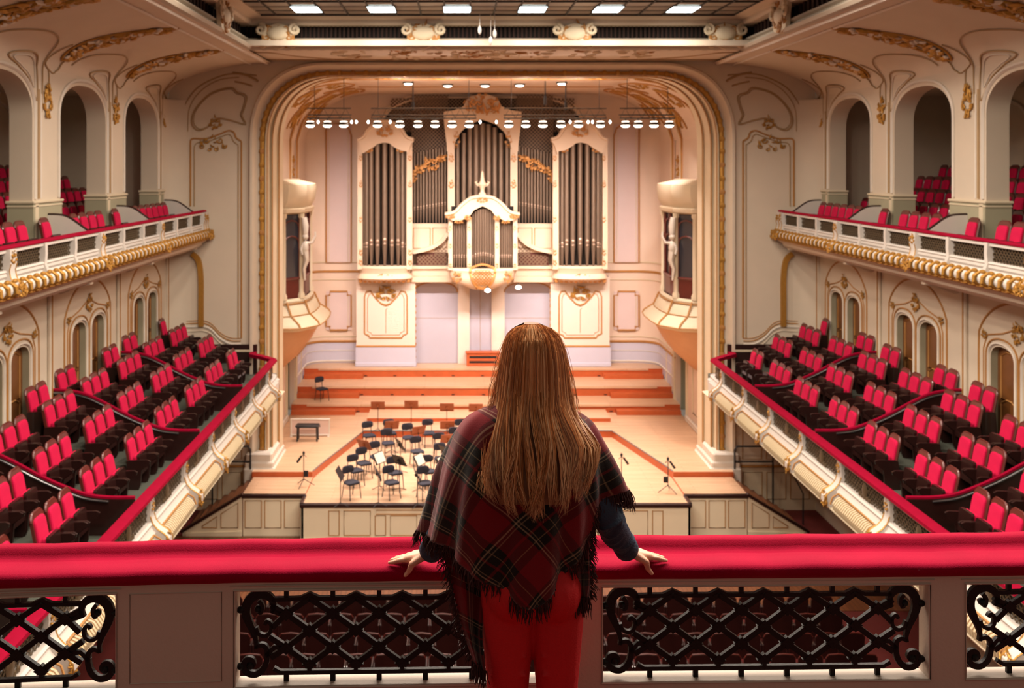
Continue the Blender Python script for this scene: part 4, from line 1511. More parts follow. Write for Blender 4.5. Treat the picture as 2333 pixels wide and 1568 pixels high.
# towers
for sg in (-1, 1):
    cx = AX + sg * 222.5
    mx = (lambda x: x) if sg < 0 else (lambda x: 2 * AX - x)
    for i in range(9):
        u = (i - 4) / 4.0
        px = cx + 45.5 * math.sin(u * PI / 2 * .93) / math.sin(PI / 2 * .93)
        bow = .30 * cos(u * PI / 2)
        r = .115 * (.62 + .38 * cos(u * 1.25))
        yt = 330 + 17 * abs(u) ** 1.5
        ym = 556 + 8 * u * u + (0 if i % 2 else -3)
        pipe(px, yt - 4, ym, 606, YT - bow, r)
    for a, b in ((816, 827), (927, 940)):
        slab('post', [(mx(a), 318), (mx(b), 318), (mx(b), 612), (mx(a), 612)], YT, 0, .32, CASE)
    # pediment with shell
    ped = [(815, 322), (815, 316), (826, 312), (834, 298), (846, 285), (862, 278), (876, 275), (892, 278), (908, 286), (920, 298), (928, 311), (943, 316), (943, 322), (936, 330), (930, 352), (926, 345), (912, 343), (898, 335), (888, 327), (876, 325), (862, 328), (848, 338), (838, 344), (828, 350), (822, 332)]
    ped = [(mx(x), y) for x, y in ped]
    slab('pediment', ped, YT - .25, -.25, .28, CASE)
    mb = MB()
    fn = lay(YT - .55)
    arc = [(815, 318), (828, 312), (838, 296), (855, 281), (876, 276), (898, 281), (916, 296), (926, 312), (942, 318)]
    mb.tube([fn(mx(x), y) for x, y in spline(arc, 4)], .07, 6)
    obj('crown_molding', mb, CASE, parent=organ)
    mb = MB()
    f2 = lambda u, v, d: at(cx, 300, YT - .53) + Vector((u, -d, v))
    ornament(mb, f2, .7, .55, seed=5, dens=1, depth=.09)
    for a in (-.62, .62):
        ornament(mb, lambda u, v, d: at(cx, 340, YT - .4) + Vector((u + a * 1.1, -d, v)), .4, .35, seed=6, dens=.9, depth=.06)
    for a in (822, 934):
        for yy in (360, 420, 500, 575, 598):
            ornament(mb, lambda u, v, d: at(mx(a), yy, YT - .33) + Vector((u, -d, v)), .16, .34, seed=yy, dens=.5, depth=.04)
    obj('gilt_trim', mb, CASEGOLD, parent=organ)
    # projecting base under the tower
    mb = MB()
    rings = []
    q = at(cx, 606, YT)
    for w, zoff, dep in ((1.06, .02, .42), (1.14, -.06, .52), (1.10, -.16, .46), (1.06, -.30, .42), (1.14, -.42, .52), (1.18, -.50, .56), (1.05, -.58, .40), (.95, -.66, .2)):
        z = q.z + zoff
        rings.append([(q.x + w * sin(a), YT + .25 - (dep + .25) * cos(a) ** .6 if cos(a) > 0 else YT + .25, z) for a in [-PI / 2 + PI * k / 12 for k in range(13)]])
    mb.loft(rings, False)
    mb.loft([rings[0], [(q.x, YT + .3, q.z + .02)] * 13], False)
    obj('tower_base', mb, CASE, parent=organ, smooth=35)
    mb = MB()
    for k in range(11):
        mb.ball((q.x - 1.0 + .2 * k, YT - .3 + .03 * abs(k - 5), q.z - .60), (.09, .06, .09), 6, 5)
    ornament(mb, lambda u, v, d: (q.x + u, YT - .42 - d, q.z - .42 + v), .7, .35, seed=8, dens=.8, depth=.06)
    obj('gilt_molding', mb, CASEGOLD, parent=organ)
# middle fields: pipes, lattice above, gilt garland, cream parapet, curved rail and dark lattice below
LATTICE = mat('dark_lattice_wood', '#8a7058', 0.6, var=.15)
for sg in (-1, 1):
    mx = (lambda x: x) if sg < 0 else (lambda x: 2 * AX - x)
    for i in range(11):
        u = i / 10.0
        pipe(mx(944.5 + 70 * u), 349 - 15 * u, 477 - 12 * u, 508, YM - .05, .058)
    mb = MB()
    lattice_bars(mb, lambda u, v, d: at(mx(u), v, YM + .10) + Vector((0, d, 0)), 938, 1022, 216, 352, 8.4, 2.4, .03)
    obj('lattice', mb, LATTICE, parent=organ)
    mb = MB()
    g = [(940, 417), (942, 398), (946, 388), (958, 381), (972, 372), (984, 366), (996, 364), (1010, 358), (1018, 354)]
    fn = lay(YM - .25)
    mb.tube([fn(mx(x), y) for x, y in spline(g, 5)], [.03 + .05 * abs(sin(k * .9)) for k in range(len(spline(g, 5)))], 6)
    for (x, y, w, h) in ((982, 374, .7, .62), (955, 386, .5, .4), (1004, 362, .5, .3), (944, 402, .25, .6)):
        ornament(mb, lambda u, v, d: at(mx(x), y, YM - .25) + Vector((u, -d, v)), w, h, seed=x, dens=.9, depth=.09)
    obj('gilt_trim', mb, CASEGOLD, parent=organ)
    slab('parapet', [(mx(938), 509), (mx(1024), 509), (mx(1024), 575), (mx(938), 575)], YM - .15, 0, .15, CASE)
    mb = MB()
    fn = lay(YM - .31)
    for a, b in ((942, 980), (986, 1018)):
        mb.tube([fn(mx(x), y) for x, y in ((a, 520), (b, 520), (b, 566), (a, 566))], .02, 4, closed=True)
    obj('panel_molding', mb, CASEGOLD, parent=organ)
    c = [(938, 574), (955, 571), (975, 566), (995, 557), (1010, 545), (1020, 530)]
    mb = MB()
    mb.ribbon([(mx(x), y) for x, y in spline(c, 4)], 8, 0, .30, lay(YM - .30))
    obj('curved_rail', mb, CASE, parent=organ)
    dark = [(948, 578), (965, 574), (985, 566), (1003, 555), (1017, 540), (1017, 604), (948, 604), (950, 592)]
    slab('lattice_backing', [(mx(x), y) for x, y in dark], YM - .22, 0, .05, REDWOOD)
    mb = MB()
    lattice_bars(mb, lambda u, v, d: at(mx(u), v, YM - .30) + Vector((0, d, 0)), 950, 1017, 580, 604, 9, 2.0, .03)
    lattice_bars(mb, lambda u, v, d: at(mx(u), v, YM - .30) + Vector((0, d, 0)), 990, 1017, 562, 582, 9, 2.0, .03)
    obj('lattice', mb, LATTICE, parent=organ)
    mb = MB()
    q0, q1 = at(mx(938), 605, YM - .3), at(mx(1030), 616, YM - .3)
    for z0, z1, d in ((604, 611, .5), (611, 628, .38), (628, 641, .45)):
        a, b = at(mx(938), z0, YM), at(mx(1030), z1, YM)
        mb.bx(min(a.x, b.x), max(a.x, b.x), YM - d, YM + .2, b.z, a.z, .02)
    obj('cornice', mb, CASE, parent=organ)
# centre tower
for i in range(9):
    u = (i - 4) / 4.0
    pipe(AX + 56 * u, 281 + 40 * u * u, 497 if abs(u) > .5 else 500, 506, YCN - .12 * (1 - u * u), .132 - .03 * abs(u))
for a, b in ((1020, 1036), (1162, 1178)):
    slab('post', [(a, 318), (b, 318), (b, 500), (a, 500)], YCN, 0, .3, CASE)
crown = sym([(1018, 330), (1014, 300), (1010, 262), (1012, 255), (1035, 252), (1056, 243), (1062, 230), (1072, 221), (1088, 217)])
arch = [(1166, 345), (1160, 322), (1148, 301), (1130, 284), (1099, 273), (1068, 284), (1050, 301), (1038, 322), (1032, 345)]
slab('crown', crown + [(1180, 345)] + arch + [(1018, 345)], YCN - .1, -.1, .28, CASE)
mb = MB()
f2 = lambda u, v, d: at(AX, 240, YCN - .4) + Vector((u, -d, v))
ornament(mb, f2, 1.7, .85, seed=15, dens=2, depth=.12)
ornament(mb, lambda u, v, d: at(AX, 212, YCN - .3) + Vector((u, -d, v)), .35, .5, seed=16, dens=.8, depth=.12)
for a in (1028, 1170):
    for yy in (335, 420, 360):
        ornament(mb, lambda u, v, d: at(a, yy, YCN - .3) + Vector((u, -d, v)), .22, .45, seed=yy, dens=.7, depth=.05)
    ornament(mb, lambda u, v, d: at(a + (-12 if a > AX else 12), 318, YCN - .4) + Vector((u, -d, v)), .3, .8, seed=3, dens=.8, depth=.06)
obj('gilt_trim', mb, CASEGOLD, parent=organ)
# small front organ
for x0, n, w in ((1032, 6, 34), (1075, 9, 51), (1136, 6, 31)):
    for i in range(n):
        u = (i + .5) / n
        cen = x0 > 1040 and x0 < 1100
        yt = 476 + 14 * abs(2 * u - 1) ** 2 if cen else 501 + 2 * u
        bow = .22 * (1 - (2 * u - 1) ** 2) if cen else 0
        pipe(x0 + w * u, yt, 580 + (8 * (2 * u - 1) ** 2 if cen else 5), 611, YS - bow, .056 if cen else .052)
for a, b in ((1022, 1031), (1064, 1074), (1127, 1137), (1168, 1178)):
    slab('post', [(a, 495), (b, 495), (b, 614), (a, 614)], YS, 0, .26, CASE)
ped = sym([(1027, 500), (1018, 494), (1013, 488), (1030, 484), (1044, 475), (1052, 466), (1058, 458), (1072, 450), (1084, 446)])
low = [(1166, 502), (1150, 503), (1138, 497), (1127, 490), (1118, 478), (1099, 469), (1080, 478), (1071, 490), (1060, 497), (1048, 503), (1032, 502)]
slab('pediment', ped + low, YS - .2, -.2, .28, CASE)
mb = MB()
fn = lay(YS - .5)
mb.tube([fn(x, y) for x, y in spline(sym([(1014, 488), (1036, 483), (1052, 467), (1072, 452), (1092, 448)]), 4)], .07, 6)
obj('crown_molding', mb, CASE, parent=organ)
mb = MB()
mb.lathe([(.02, 0), (.16, .02), (.15, .12), (.08, .2), (.10, .35), (.2, .5), (.1, .62), (.07, .8), (.05, .98), (.01, 1.05)], tuple(at(AX, 448, YS - .3)), 10)
for sg in (-1, 1):
    mb.tube([at(AX, 424, YS - .3) + Vector((sg * u, 0, v)) for u, v in ((.0, 0), (.2, .05), (.28, .16), (.2, .2))], [.06, .05, .04, .02], 5)
obj('finial', mb, CASE, parent=organ)
mb = MB()
for (x, y, w, h) in ((1026, 492, .4, .3), (1172, 492, .4, .3), (1099, 455, .5, .3), (1066, 496, .3, .25), (1132, 496, .3, .25), (1045, 505, .4, .18), (1152, 505, .4, .18)):
    ornament(mb, lambda u, v, d: at(x, y, YS - .5) + Vector((u, -d, v)), w, h, seed=x, dens=.8, depth=.06)
for a in (1026, 1069, 1132, 1173):
    for yy in (520, 560, 605):
        ornament(mb, lambda u, v, d: at(a, yy, YS - .27) + Vector((u, -d, v)), .12, .3, seed=yy, dens=.4, depth=.03)
obj('gilt_trim', mb, CASEGOLD, parent=organ)
# swelling console front under the small organ, with trellis cartouche
mb = MB()
c = at(AX, 612, YS)
rings = []
for w, z, dep in ((1.42, .02, .35), (1.46, -.06, .42), (1.40, -.18, .36), (1.36, -.34, .42), (1.20, -.55, .36), (.75, -.72, .26), (.45, -.86, .12), (.2, -.9, .0)):
    rings.append([(c.x + w * sin(a), YS + .3 - (dep + .3) * max(0, cos(a)) ** .5, c.z + z) for a in [-PI / 2 + PI * k / 16 for k in range(17)]])
mb.loft(rings, False)
mb.loft([rings[0], [(c.x, YS + .3, c.z + .02)] * 17], False)
obj('console_front', mb, CASE, parent=organ, smooth=45)
mb = MB()
fr = [(-.5, .05), (-.3, .18), (0, .26), (.3, .18), (.5, .05), (.46, -.3), (.3, -.62), (0, -.74), (-.3, -.62), (-.46, -.3)]
BUL = [(.02, 1.42, .35), (-.06, 1.46, .42), (-.18, 1.40, .36), (-.34, 1.36, .42), (-.55, 1.20, .36), (-.72, .75, .26), (-.86, .45, .12), (-.9, .2, .0)]


def bulge(u, v):
    v = max(-.9, min(.02, v))
    for (va, wa, da), (vb, wb, db) in zip(BUL[:-1], BUL[1:]):
        if v >= vb:
            t = (va - v) / (va - vb)
            w_, d_ = wa + (wb - wa) * t, da + (db - da) * t
            return (d_ + .3) * max(0, 1 - (u / w_) ** 2) ** .25 - .3
    return 0


ff = lambda u, v, d: (c.x + u, YS - bulge(u, v - .05) - .02 - d, c.z + v - .05)
mb.tube([ff(u, v, .02) for u, v in spline(fr, 4, True)], .05, 5, closed=True)
for k_ in range(-4, 5):
    for sg in (-1, 1):
        pts = [(k_ * .13 + sg * q, -.28 + q) for q in (-.32, -.2, -.1, 0, .1, .2, .32)]
        mb.tube([ff(u, v, .0) for u, v in pts if abs(u) < .43], .022, 4) if sum(abs(u) < .43 for u, v in pts) > 1 else None
for a in (-1.05, 1.05):
    ornament(mb, lambda u, v, d: (c.x + a + u, YS - .3 - d, c.z - .3 + v), .4, .6, seed=33, dens=.8, depth=.06)
ornament(mb, lambda u, v, d: ff(u, -.72 + v, d), .7, .25, seed=34, dens=.8, depth=.06)
obj('gilt_cartouche', mb, CASEGOLD, parent=organ)
# lattice field and its dark back over the whole upper organ, under a flat arch
mb = MB()
arch = [(855, 330), (862, 290), (878, 262), (900, 243), (940, 228), (1000, 222)]
pl = sym(arch)
mb.prism(pl, 0, .04, lay(YB - .03))
obj('upper_backing', mb, BLACKVOID, parent=organ)
mb = MB()
lattice_bars(mb, lambda u, v, d: at(u, v, YB - .14) + Vector((0, d, 0)), 890, 1308, 224, 246, 8.4, 2.4, .03)
for a, b in ((888, 940), (1258, 1310)):
    lattice_bars(mb, lambda u, v, d: at(u, v, YB - .14) + Vector((0, d, 0)), a, b, 245, 300, 8.4, 2.4, .03)
obj('lattice', mb, LATTICE, parent=organ)
mb = MB()
for o, r in ((0, .07), (-9, .05)):
    mb.tube([at(x, y + (o if 880 < x < 1318 else 0), YB - .1) for x, y in spline(pl, 4)], r, 6)
obj('arch_molding', mb, CASE, parent=organ)

# ------------------------------------------------------------------ piers and alcoves below the organ
PIERW = mat('pier_cream', '#dccbbb', 0.65, var=0.03)
ALCOVE = mat('lilac_alcove', '#aea9b4', 0.7, var=0.03)
mb = MB()
for sg in (-1, 1):
    a, b = X_at(812, 42.1), X_at(946, 42.1)
    if sg > 0:
        a, b = -b, -a
    mb.mat(0).bx(a, b, 42.1, YB + .3, 2.4, 6.2)
    mb.mat(1).bx(a - .03, b + .03, 42.04, YB, 2.41, 3.22)
    mb.mat(1).bx(a - .05, b + .05, 42.0, YB, 2.41, 2.58, .02)
    m = (a + b) / 2
    mb.mat(2).bx(a - .02, b + .02, 42.05, YB, 3.22, 3.30, .015)
    w, z0, z1 = .90, 3.62, 5.62
    fr = [(-w, z0 + .18), (-w + .18, z0 + .1), (-w + .22, z0), (w - .22, z0), (w - .18, z0 + .1), (w, z0 + .18), (w, z1 - .25), (w - .08, z1 - .05), (w - .25, z1 - .02), (.45, z1 - .3), (.2, z1 - .55), (0, z1 - .62), (-.2, z1 - .55), (-.45, z1 - .3), (-w + .25, z1 - .02), (-w + .08, z1 - .05), (-w, z1 - .25)]
    mb.mat(2).tube([(m + u, 42.09, v) for u, v in fr], .035, 5, closed=True)
    mb.mat(2).tube([(m + u * .86, 42.09, 4.6 + (v - 4.6) * .88) for u, v in fr], .014, 4, closed=True)
    mb.tube([(m + .06, 42.09, z1 - .75), (m + .0, 42.09, 4.8), (m, 42.09, z0 + .2)], .012, 4)
    mb.mat(3)
    ornament(mb, lambda u, v, d: (m + u, 42.08 - d, 5.5 + v), .9, .7, seed=44, dens=1.2, depth=.08)
# alcoves between the piers
mb.mat(4).bx(-2.95, 2.95, 42.76, 42.84, 2.42, 6.2)
for xa, xb in ((-1.06, -.56), (.38, .94)):
    mb.mat(0).bx(xa, xb, 42.60, 42.80, 2.42, 6.2)
c = arch_curve(-1.96, .92, 5.55, .4)
for cx_, hw in ((-2.0, .92), (1.93, 1.0)):
    c = arch_curve(cx_, hw, 5.5, .42)
    mb.mat(0).loft([[(u, 42.55, v) for u, v in c], [(u, 42.55, 6.25) for u, v in c]], False)
    mb.loft([[(u, 42.55, v) for u, v in c], [(u, 42.8, v) for u, v in c]], False)
    mb.mat(2).tube([(u, 42.54, v) for u, v in c], .03, 5)
mb.mat(0).bx(-1.1, 1.0, 42.56, 42.8, 5.7, 6.25)
mb.mat(2)
for x in (-2.86, 2.86):
    for i in range(12):
        mb.ball((x, 42.14, 2.8 + i * .27), (.04, .03, .07), 5, 4)
mb.mat(5)
mb.tube([(-2.9, 42.755, 4.35), (2.9, 42.755, 4.35)], .008, 4)
for x in (-.1,):
    mb.tube([(x, 42.755, 2.5), (x, 42.755, 5.6)], .01, 4)
struct('wall_organ_base', mb, [PIERW, STAGEBASE, OCHRE, GOLD, ALCOVE, BROWN], 'pale piers and lilac alcoves carrying the organ', 'wall', smooth=30)
# ================================================================== stage lamps
LAMPBODY = mat('lamp_housing', '#4a4540', 0.4, metal=0.5)
ORD = ['first', 'second', 'third', 'fourth', 'fifth', 'sixth', 'seventh', 'eighth', 'ninth', 'tenth', 'eleventh', 'twelfth', 'thirteenth', 'fourteenth', 'fifteenth', 'sixteenth', 'seventeenth', 'eighteenth', 'nineteenth', 'twentieth', 'twenty-first', 'twenty-second', 'twenty-third', 'twenty-fourth', 'twenty-fifth', 'twenty-sixth']
TR = [(700, 800), (845, 1085), (1148, 1382), (1412, 1538)]
for i, (a, b) in enumerate(TR):
    nm = ['leftmost', 'left of the middle', 'right of the middle', 'rightmost'][i]
    xa, xb = X_at(a, LAMP_Y), X_at(b, LAMP_Y)
    zt = LAMP_Z + .26
    t = thing('lighting_truss', 'thin grey lighting truss hung over the stage front, %s' % nm, 'truss', (0, 0, 0), 0, 'lighting trusses over the stage')
    mb = MB()
    for dy, dz in ((0, 0), (.18, .12), (0, .34)):
        mb.tube([(xa, LAMP_Y + dy, zt + dz), (xb, LAMP_Y + dy, zt + dz)], .022, 6)
    n = int((xb - xa) / .35)
    for k in range(n):
        x = xa + (xb - xa) * k / n
        x2 = xa + (xb - xa) * (k + .5) / n
        mb.tube([(x, LAMP_Y, zt), (x2, LAMP_Y, zt + .34), (x + (xb - xa) / n, LAMP_Y, zt)], .010, 4)
    obj('frame', mb, LAMPBODY, parent=t)
    for x in (xa + .25, xb - .25):
        mb = MB()
        mb.cyl((x, LAMP_Y, zt + .3), (x, LAMP_Y, ZC), .010, n=5)
        obj('cable', mb, BLACK, parent=t)
proto = None
sm = None
for i, px in enumerate(LAMP_PX):
    x = X_at(px, LAMP_Y)
    lab = 'glowing round stage lamp with domed reflector, %s from the left in the row' % ORD[i]
    if proto is None:
        proto = thing('stage_lamp', lab, 'lamp', (x, LAMP_Y, LAMP_Z), 0, 'round lamps hung over the stage front')
        mb = MB()
        mb.lathe([(.15, .02), (.165, .05), (.155, .09), (.11, .13), (.06, .18), (.03, .2)], (0, 0, 0), 16)
        mb.cyl((0, 0, .19), (0, 0, .235), .02, n=6)
        obj('housing', mb, LAMPBODY, parent=proto)
        mb = MB()
        mb.lathe([(.001, -.05), (.08, -.045), (.13, -.02), (.145, .02), (.13, .035), (.001, .035)], (0, 0, 0), 16)
        obj('lens', mb, BULB, parent=proto)
        mb = MB()
        mb.lathe([(.10, .118), (.125, .135), (.125, .155), (.08, .17)], (0, 0, 0), 14)
        obj('upper_glass', mb, mat('lamp_glow_soft', '#ffffff', .5, emit='#fff0dc', estr=3.0), parent=proto)
    else:
        dup(proto, (x, LAMP_Y, LAMP_Z), 0, lab)
SMALL = [725, 736, 763, 775, 801, 812, 839, 852, 877, 889, 925, 937, 1003, 1008, 1016, 1043, 1055, 1083, 1094, 1131, 1147, 1183, 1210, 1222, 1252, 1299, 1310, 1340, 1350, 1380, 1390, 1440, 1470, 1508]
ps = None
for i, px in enumerate([p_ for p_ in SMALL if min(abs(p_ - l_) for l_ in LAMP_PX) > 17 and p_ not in (1008, 1016)]):
    x = X_at(px, LAMP_Y)
    z = Z_at(278, LAMP_Y)
    if ps is None:
        ps = thing('pin_light', 'tiny bright bulb hanging between the round stage lamps', 'bulb', (x, LAMP_Y, z), 0, 'tiny bulbs between the stage lamps')
        mb = MB()
        mb.ball((0, 0, 0), (.036, .036, .055), 8, 6)
        obj('bulb', mb, BULB, parent=ps)
        mb = MB()
        mb.cyl((0, 0, .05), (0, 0, .095), .018, n=6)
        obj('socket', mb, LAMPBODY, parent=ps)
    else:
        dup(ps, (x, LAMP_Y, z), 0, ps['label'])
for i, (px, py) in enumerate(DOWN_PX):
    Yd = (DOWN_Z - CZ) * F / (VY - py)
    x = X_at(px, Yd)
    t = thing('ceiling_downlight', 'round bright downlight in the stage ceiling, %s from the left' % ORD[i], 'downlight', (x, Yd, DOWN_Z), 0, 'downlights in the stage ceiling')
    mb = MB()
    mb.lathe([(.14, 0), (.2, 0), (.2, -.04), (.15, -.05)], (0, 0, 0), 14)
    obj('ring', mb, LAMPBODY, parent=t)
    mb = MB()
    mb.lathe([(.001, -.02), (.15, -.02), (.15, -.06), (.10, -.09), (.001, -.1)], (0, 0, 0), 14)
    obj('lens', mb, BULB, parent=t)
# two lamps under the organ front and the hanging rods
for px, py, nm in ((1111, 662, 'just right of the organ cartouche'), (1181, 655, 'below the right edge of the small organ')):
    p = at(px, py, 40.2)
    t = thing('organ_spotlight', 'small bright spotlight %s' % nm, 'spotlight', tuple(p), 0, 'small spotlights under the organ')
    mb = MB()
    mb.cyl((0, .02, .03), (0, .22, .10), .09, .06, 10)
    mb.cyl((0, .2, .1), (0, .36, .12), .015, n=5)
    obj('housing', mb, LAMPBODY, parent=t)
    mb = MB()
    mb.ball((0, 0, 0), (.12, .08, .08), 10, 6)
    obj('lens', mb, BULB, parent=t)
for i, (px, y0, y1) in enumerate(((1242, 186, 228), (1289, 205, 240), (941, 205, 240))):
    x = X_at(px, 36)
    mb = MB()
    z0 = Z_at(y1, 36)
    mb.cyl((0, 0, 0), (0, 0, ZC - z0), .025, n=6)
    mb.cyl((0, 0, -.18), (0, 0, .12), .06, .05, 8)
    o = obj('hanging_microphone', mb, BLACK)
    o.location = (x, 36, z0)
    tag(o, 'thin black hanging microphone rod over the stage, %s' % ['second from the right', 'rightmost', 'leftmost'][i], 'microphone', 'hanging rods over the stage')
for i, (px, py) in enumerate(((1093, 62), (1127, 70), (1118, 86))):
    x = X_at(px, 27.2)
    z0 = Z_at(py, 27.2)
    mb = MB()
    mb.cyl((0, 0, 0), (0, 0, 15.1 - z0), .008, n=5)
    mb.ball((0, 0, -.08), (.05, .05, .12), 8, 6)
    o = obj('ceiling_pendant', mb, [BALCONYWHITE])
    o.location = (x, 27.2, z0)
    tag(o, 'small pale pendant on a thin wire before the ceiling slot, %s' % ['leftmost', 'rightmost', 'lowest'][i], 'pendant', 'pendants below the glass ceiling')
# ================================================================== chairs, stands and microphones on the stage
def ground(px, py, z):
    Y = (CZ - z) * F / (py - VY)
    return X_at(px, Y), Y


c6 = lambda x, y: (600 + x / 2.307, 560 + y / 2.307)


def music_chair_proto(label):
    t = thing('orchestra_chair', label, 'chair', (0, 0, 0), 0, 'orchestra chairs on the stage')
    # local: faces -y
    mb = MB()
    pts = []
    for z, k in ((.44, .9), (.455, 1.0), (.475, 1.0), (.49, .93)):
        pts.append([(k * .22 * math.copysign(abs(cos(a)) ** .6, cos(a)), k * .20 * math.copysign(abs(sin(a)) ** .6, sin(a)) - .0, z - .012 * cos(a * 2)) for a in [2 * PI * i / 20 for i in range(20)]])
    mb.loft(pts, True, True)
    obj('seat', mb, NAVY, parent=t)
    mb = MB()
    rings = []
    for d, k in ((-.022, .88), (-.01, 1.0), (.012, 1.0), (.024, .88)):
        rings.append([(k * .205 * math.copysign(abs(cos(a)) ** .55, cos(a)), .235 + d - .05 * (1 - abs(cos(a))) * 0 + .035 * (abs(cos(a)) ** 2) * -1, .79 + k * .115 * math.copysign(abs(sin(a)) ** .6, sin(a))) for a in [2 * PI * i / 20 for i in range(20)]])
    mb.loft(rings, True, True)
    obj('backrest', mb, NAVY, parent=t)
    for sx in (-1, 1):
        mb = MB()
        mb.tube([(sx * .17, -.15, .445), (sx * .19, -.20, .006)], .014, 6)
        obj('leg', mb, BLACK, parent=t)
        mb = MB()
        mb.tube([(sx * .17, .15, .445), (sx * .19, .24, .006)], .014, 6)
        obj('leg', mb, BLACK, parent=t)
        mb = MB()
        mb.tube([(sx * .15, .12, .44), (sx * .15, .21, .47), (sx * .15, .25, .60), (sx * .14, .24, .80)], .012, 6)
        obj('back_post', mb, BLACK, parent=t)
    mb = MB()
    mb.tube([(-.17, -.15, .43), (.17, -.15, .43), (.17, .15, .43), (-.17, .15, .43)], .012, 5, closed=True)
    obj('seat_frame', mb, BLACK, parent=t)
    return t


CH = [  # seat centre in the photograph, label
    (465, 1243, 'front row, leftmost'), (675, 1243, 'front row, second from the left'), (853, 1247, 'front row, nearest the woman'),
    (487, 1180, 'second row from the edge, leftmost'), (693, 1192, 'second row from the edge, second from the left'), (870, 1185, 'second row from the edge, nearest the woman'),
    (530, 1142, 'third row from the edge, leftmost'), (597, 1108, 'left of the white sheet stand'), (810, 1080, 'centre of the group before the woman'),
    (657, 1037, 'below the left slanting desk'), (557, 997, 'left end of the rear row'), (667, 985, 'rear row, second from the left'),
    (765, 1008, 'rear row, third from the left'), (870, 985, 'rear row, fourth from the left'), (930, 1060, 'right side beside the dark stand'),
    (935, 1118, 'right side beside the woman'), (1040, 985, 'rear row, just left of the woman'), (1010, 1030, 'under the shoulder of the woman')]
proto = None
for x, y, nm in CH:
    px, py = c6(x, y)
    gx, gy = ground(px, py, Z_PIT + .47)
    a = math.atan2(23.0 - gy, 1.0 - gx)          # they face the conductor's place
    lab = 'black orchestra chair with blue-black pad, %s' % nm
    rz = a + PI / 2
    if proto is None:
        proto = music_chair_proto(lab)
        proto.location = (gx, gy, Z_PIT)
        proto.rotation_euler = (0, 0, rz)
    else:
        dup(proto, (gx, gy, Z_PIT), rz, lab)
gx, gy = ground(736.5, 881, ZR[0] + .47)
dup(proto, (gx, 39.05, ZR[0]), .7, 'single black chair alone on the left of the stage risers')


def stand_proto(label, desk, paper=False):
    t = thing('music_stand', label, 'music stand', (0, 0, 0), 0, 'music stands on the stage')
    mb = MB()
    for k in range(3):
        a = k * 2 * PI / 3 + .3
        mb.tube([(0, 0, .10), (.24 * cos(a), .24 * sin(a), .012)], .010, 5)
    obj('foot', mb, BLACK, parent=t)
    mb = MB()
    mb.cyl((0, 0, .08), (0, 0, .88), .012, n=6)
    obj('pole', mb, BLACK, parent=t)
    mb = MB()
    r = Matrix.Rotation(-.5, 3, 'X')
    mb.box((0, .02, .95), (.50, .018, .34), r, bev=.006)
    mb.box((0, -.06, .80), (.50, .05, .02), r)
    mb.cyl((0, .03, .88), (0, .06, .95), .035, n=8)
    d = obj('desk', mb, desk, parent=t)
    if paper:
        mb = MB()
        mb.box((0, -.005, .955), (.42, .006, .30), r)
        obj('sheet_music', mb, PAPER, parent=t)
    return t


WS = [(675, 940, .3, 'rear left of the chairs'), (967, 940, .0, 'rear, beside the shoulder of the woman'), (815, 968, .5, 'rear middle of the chairs'), (970, 1012, .3, 'right of the chair group'), (530, 1042, -.6, 'left edge of the chair group')]
pw = None
for x, y, r, nm in WS:
    px, py = c6(x, y)
    gx, gy = ground(px, py, Z_PIT + .95)
    lab = 'brown wooden music desk turned to the players, %s' % nm
    if pw is None:
        pw = stand_proto(lab, MUSICWOOD)
        pw.location = (gx, gy, Z_PIT)
        pw.rotation_euler = (0, 0, PI + r)
    else:
        dup(pw, (gx, gy, Z_PIT), PI + r, lab)
# four tall-stemmed desks on the podium at the back
for i, (px, py) in enumerate(((861, 923), (937, 921), (1018, 927), (1084, 928))):
    gx, gy = ground(px, py, Z_ST + .95)
    gy = min(gy, 36.7)
    dup(pw, (gx, gy, Z_ST), PI, 'brown wooden music desk in the back row, %s from the left' % ORD[i])
PS = [(612, 1115, 1.0, 'left'), (822, 1125, 1.1, 'centre'), (942, 1135, 1.1, 'right')]
pp = None
for x, y, r, nm in PS:
    px, py = c6(x, y)
    gx, gy = ground(px, py, Z_PIT + .95)
    lab = 'music stand with white sheet music, %s of the three' % {'left': 'leftmost', 'centre': 'middle', 'right': 'rightmost'}[nm]
    if pp is None:
        pp = stand_proto(lab, BLACK, True)
        pp.location = (gx, gy, Z_PIT)
        pp.rotation_euler = (0, 0, r)
    else:
        dup(pp, (gx, gy, Z_PIT), r, lab)
BS = [(715, 1125, 2.4, 'in the middle of the chairs'), (605, 1195, 1.7, 'before the second front chair'), (810, 1200, 1.7, 'before the third front chair'), (405, 1195, 1.5, 'at the left end of the front row'), (955, 1075, 2.2, 'beside the shoulder of the woman'), (720, 1040, 2.0, 'behind the centre chair')]
pb = None
for x, y, r, nm in BS:
    px, py = c6(x, y)
    gx, gy = ground(px, py, Z_PIT + .95)
    lab = 'black music stand without paper, %s' % nm
    if pb is None:
        pb = stand_proto(lab, BLACK)
        pb.location = (gx, gy, Z_PIT)
        pb.rotation_euler = (0, 0, r)
    else:
        dup(pb, (gx, gy, Z_PIT), r, lab)

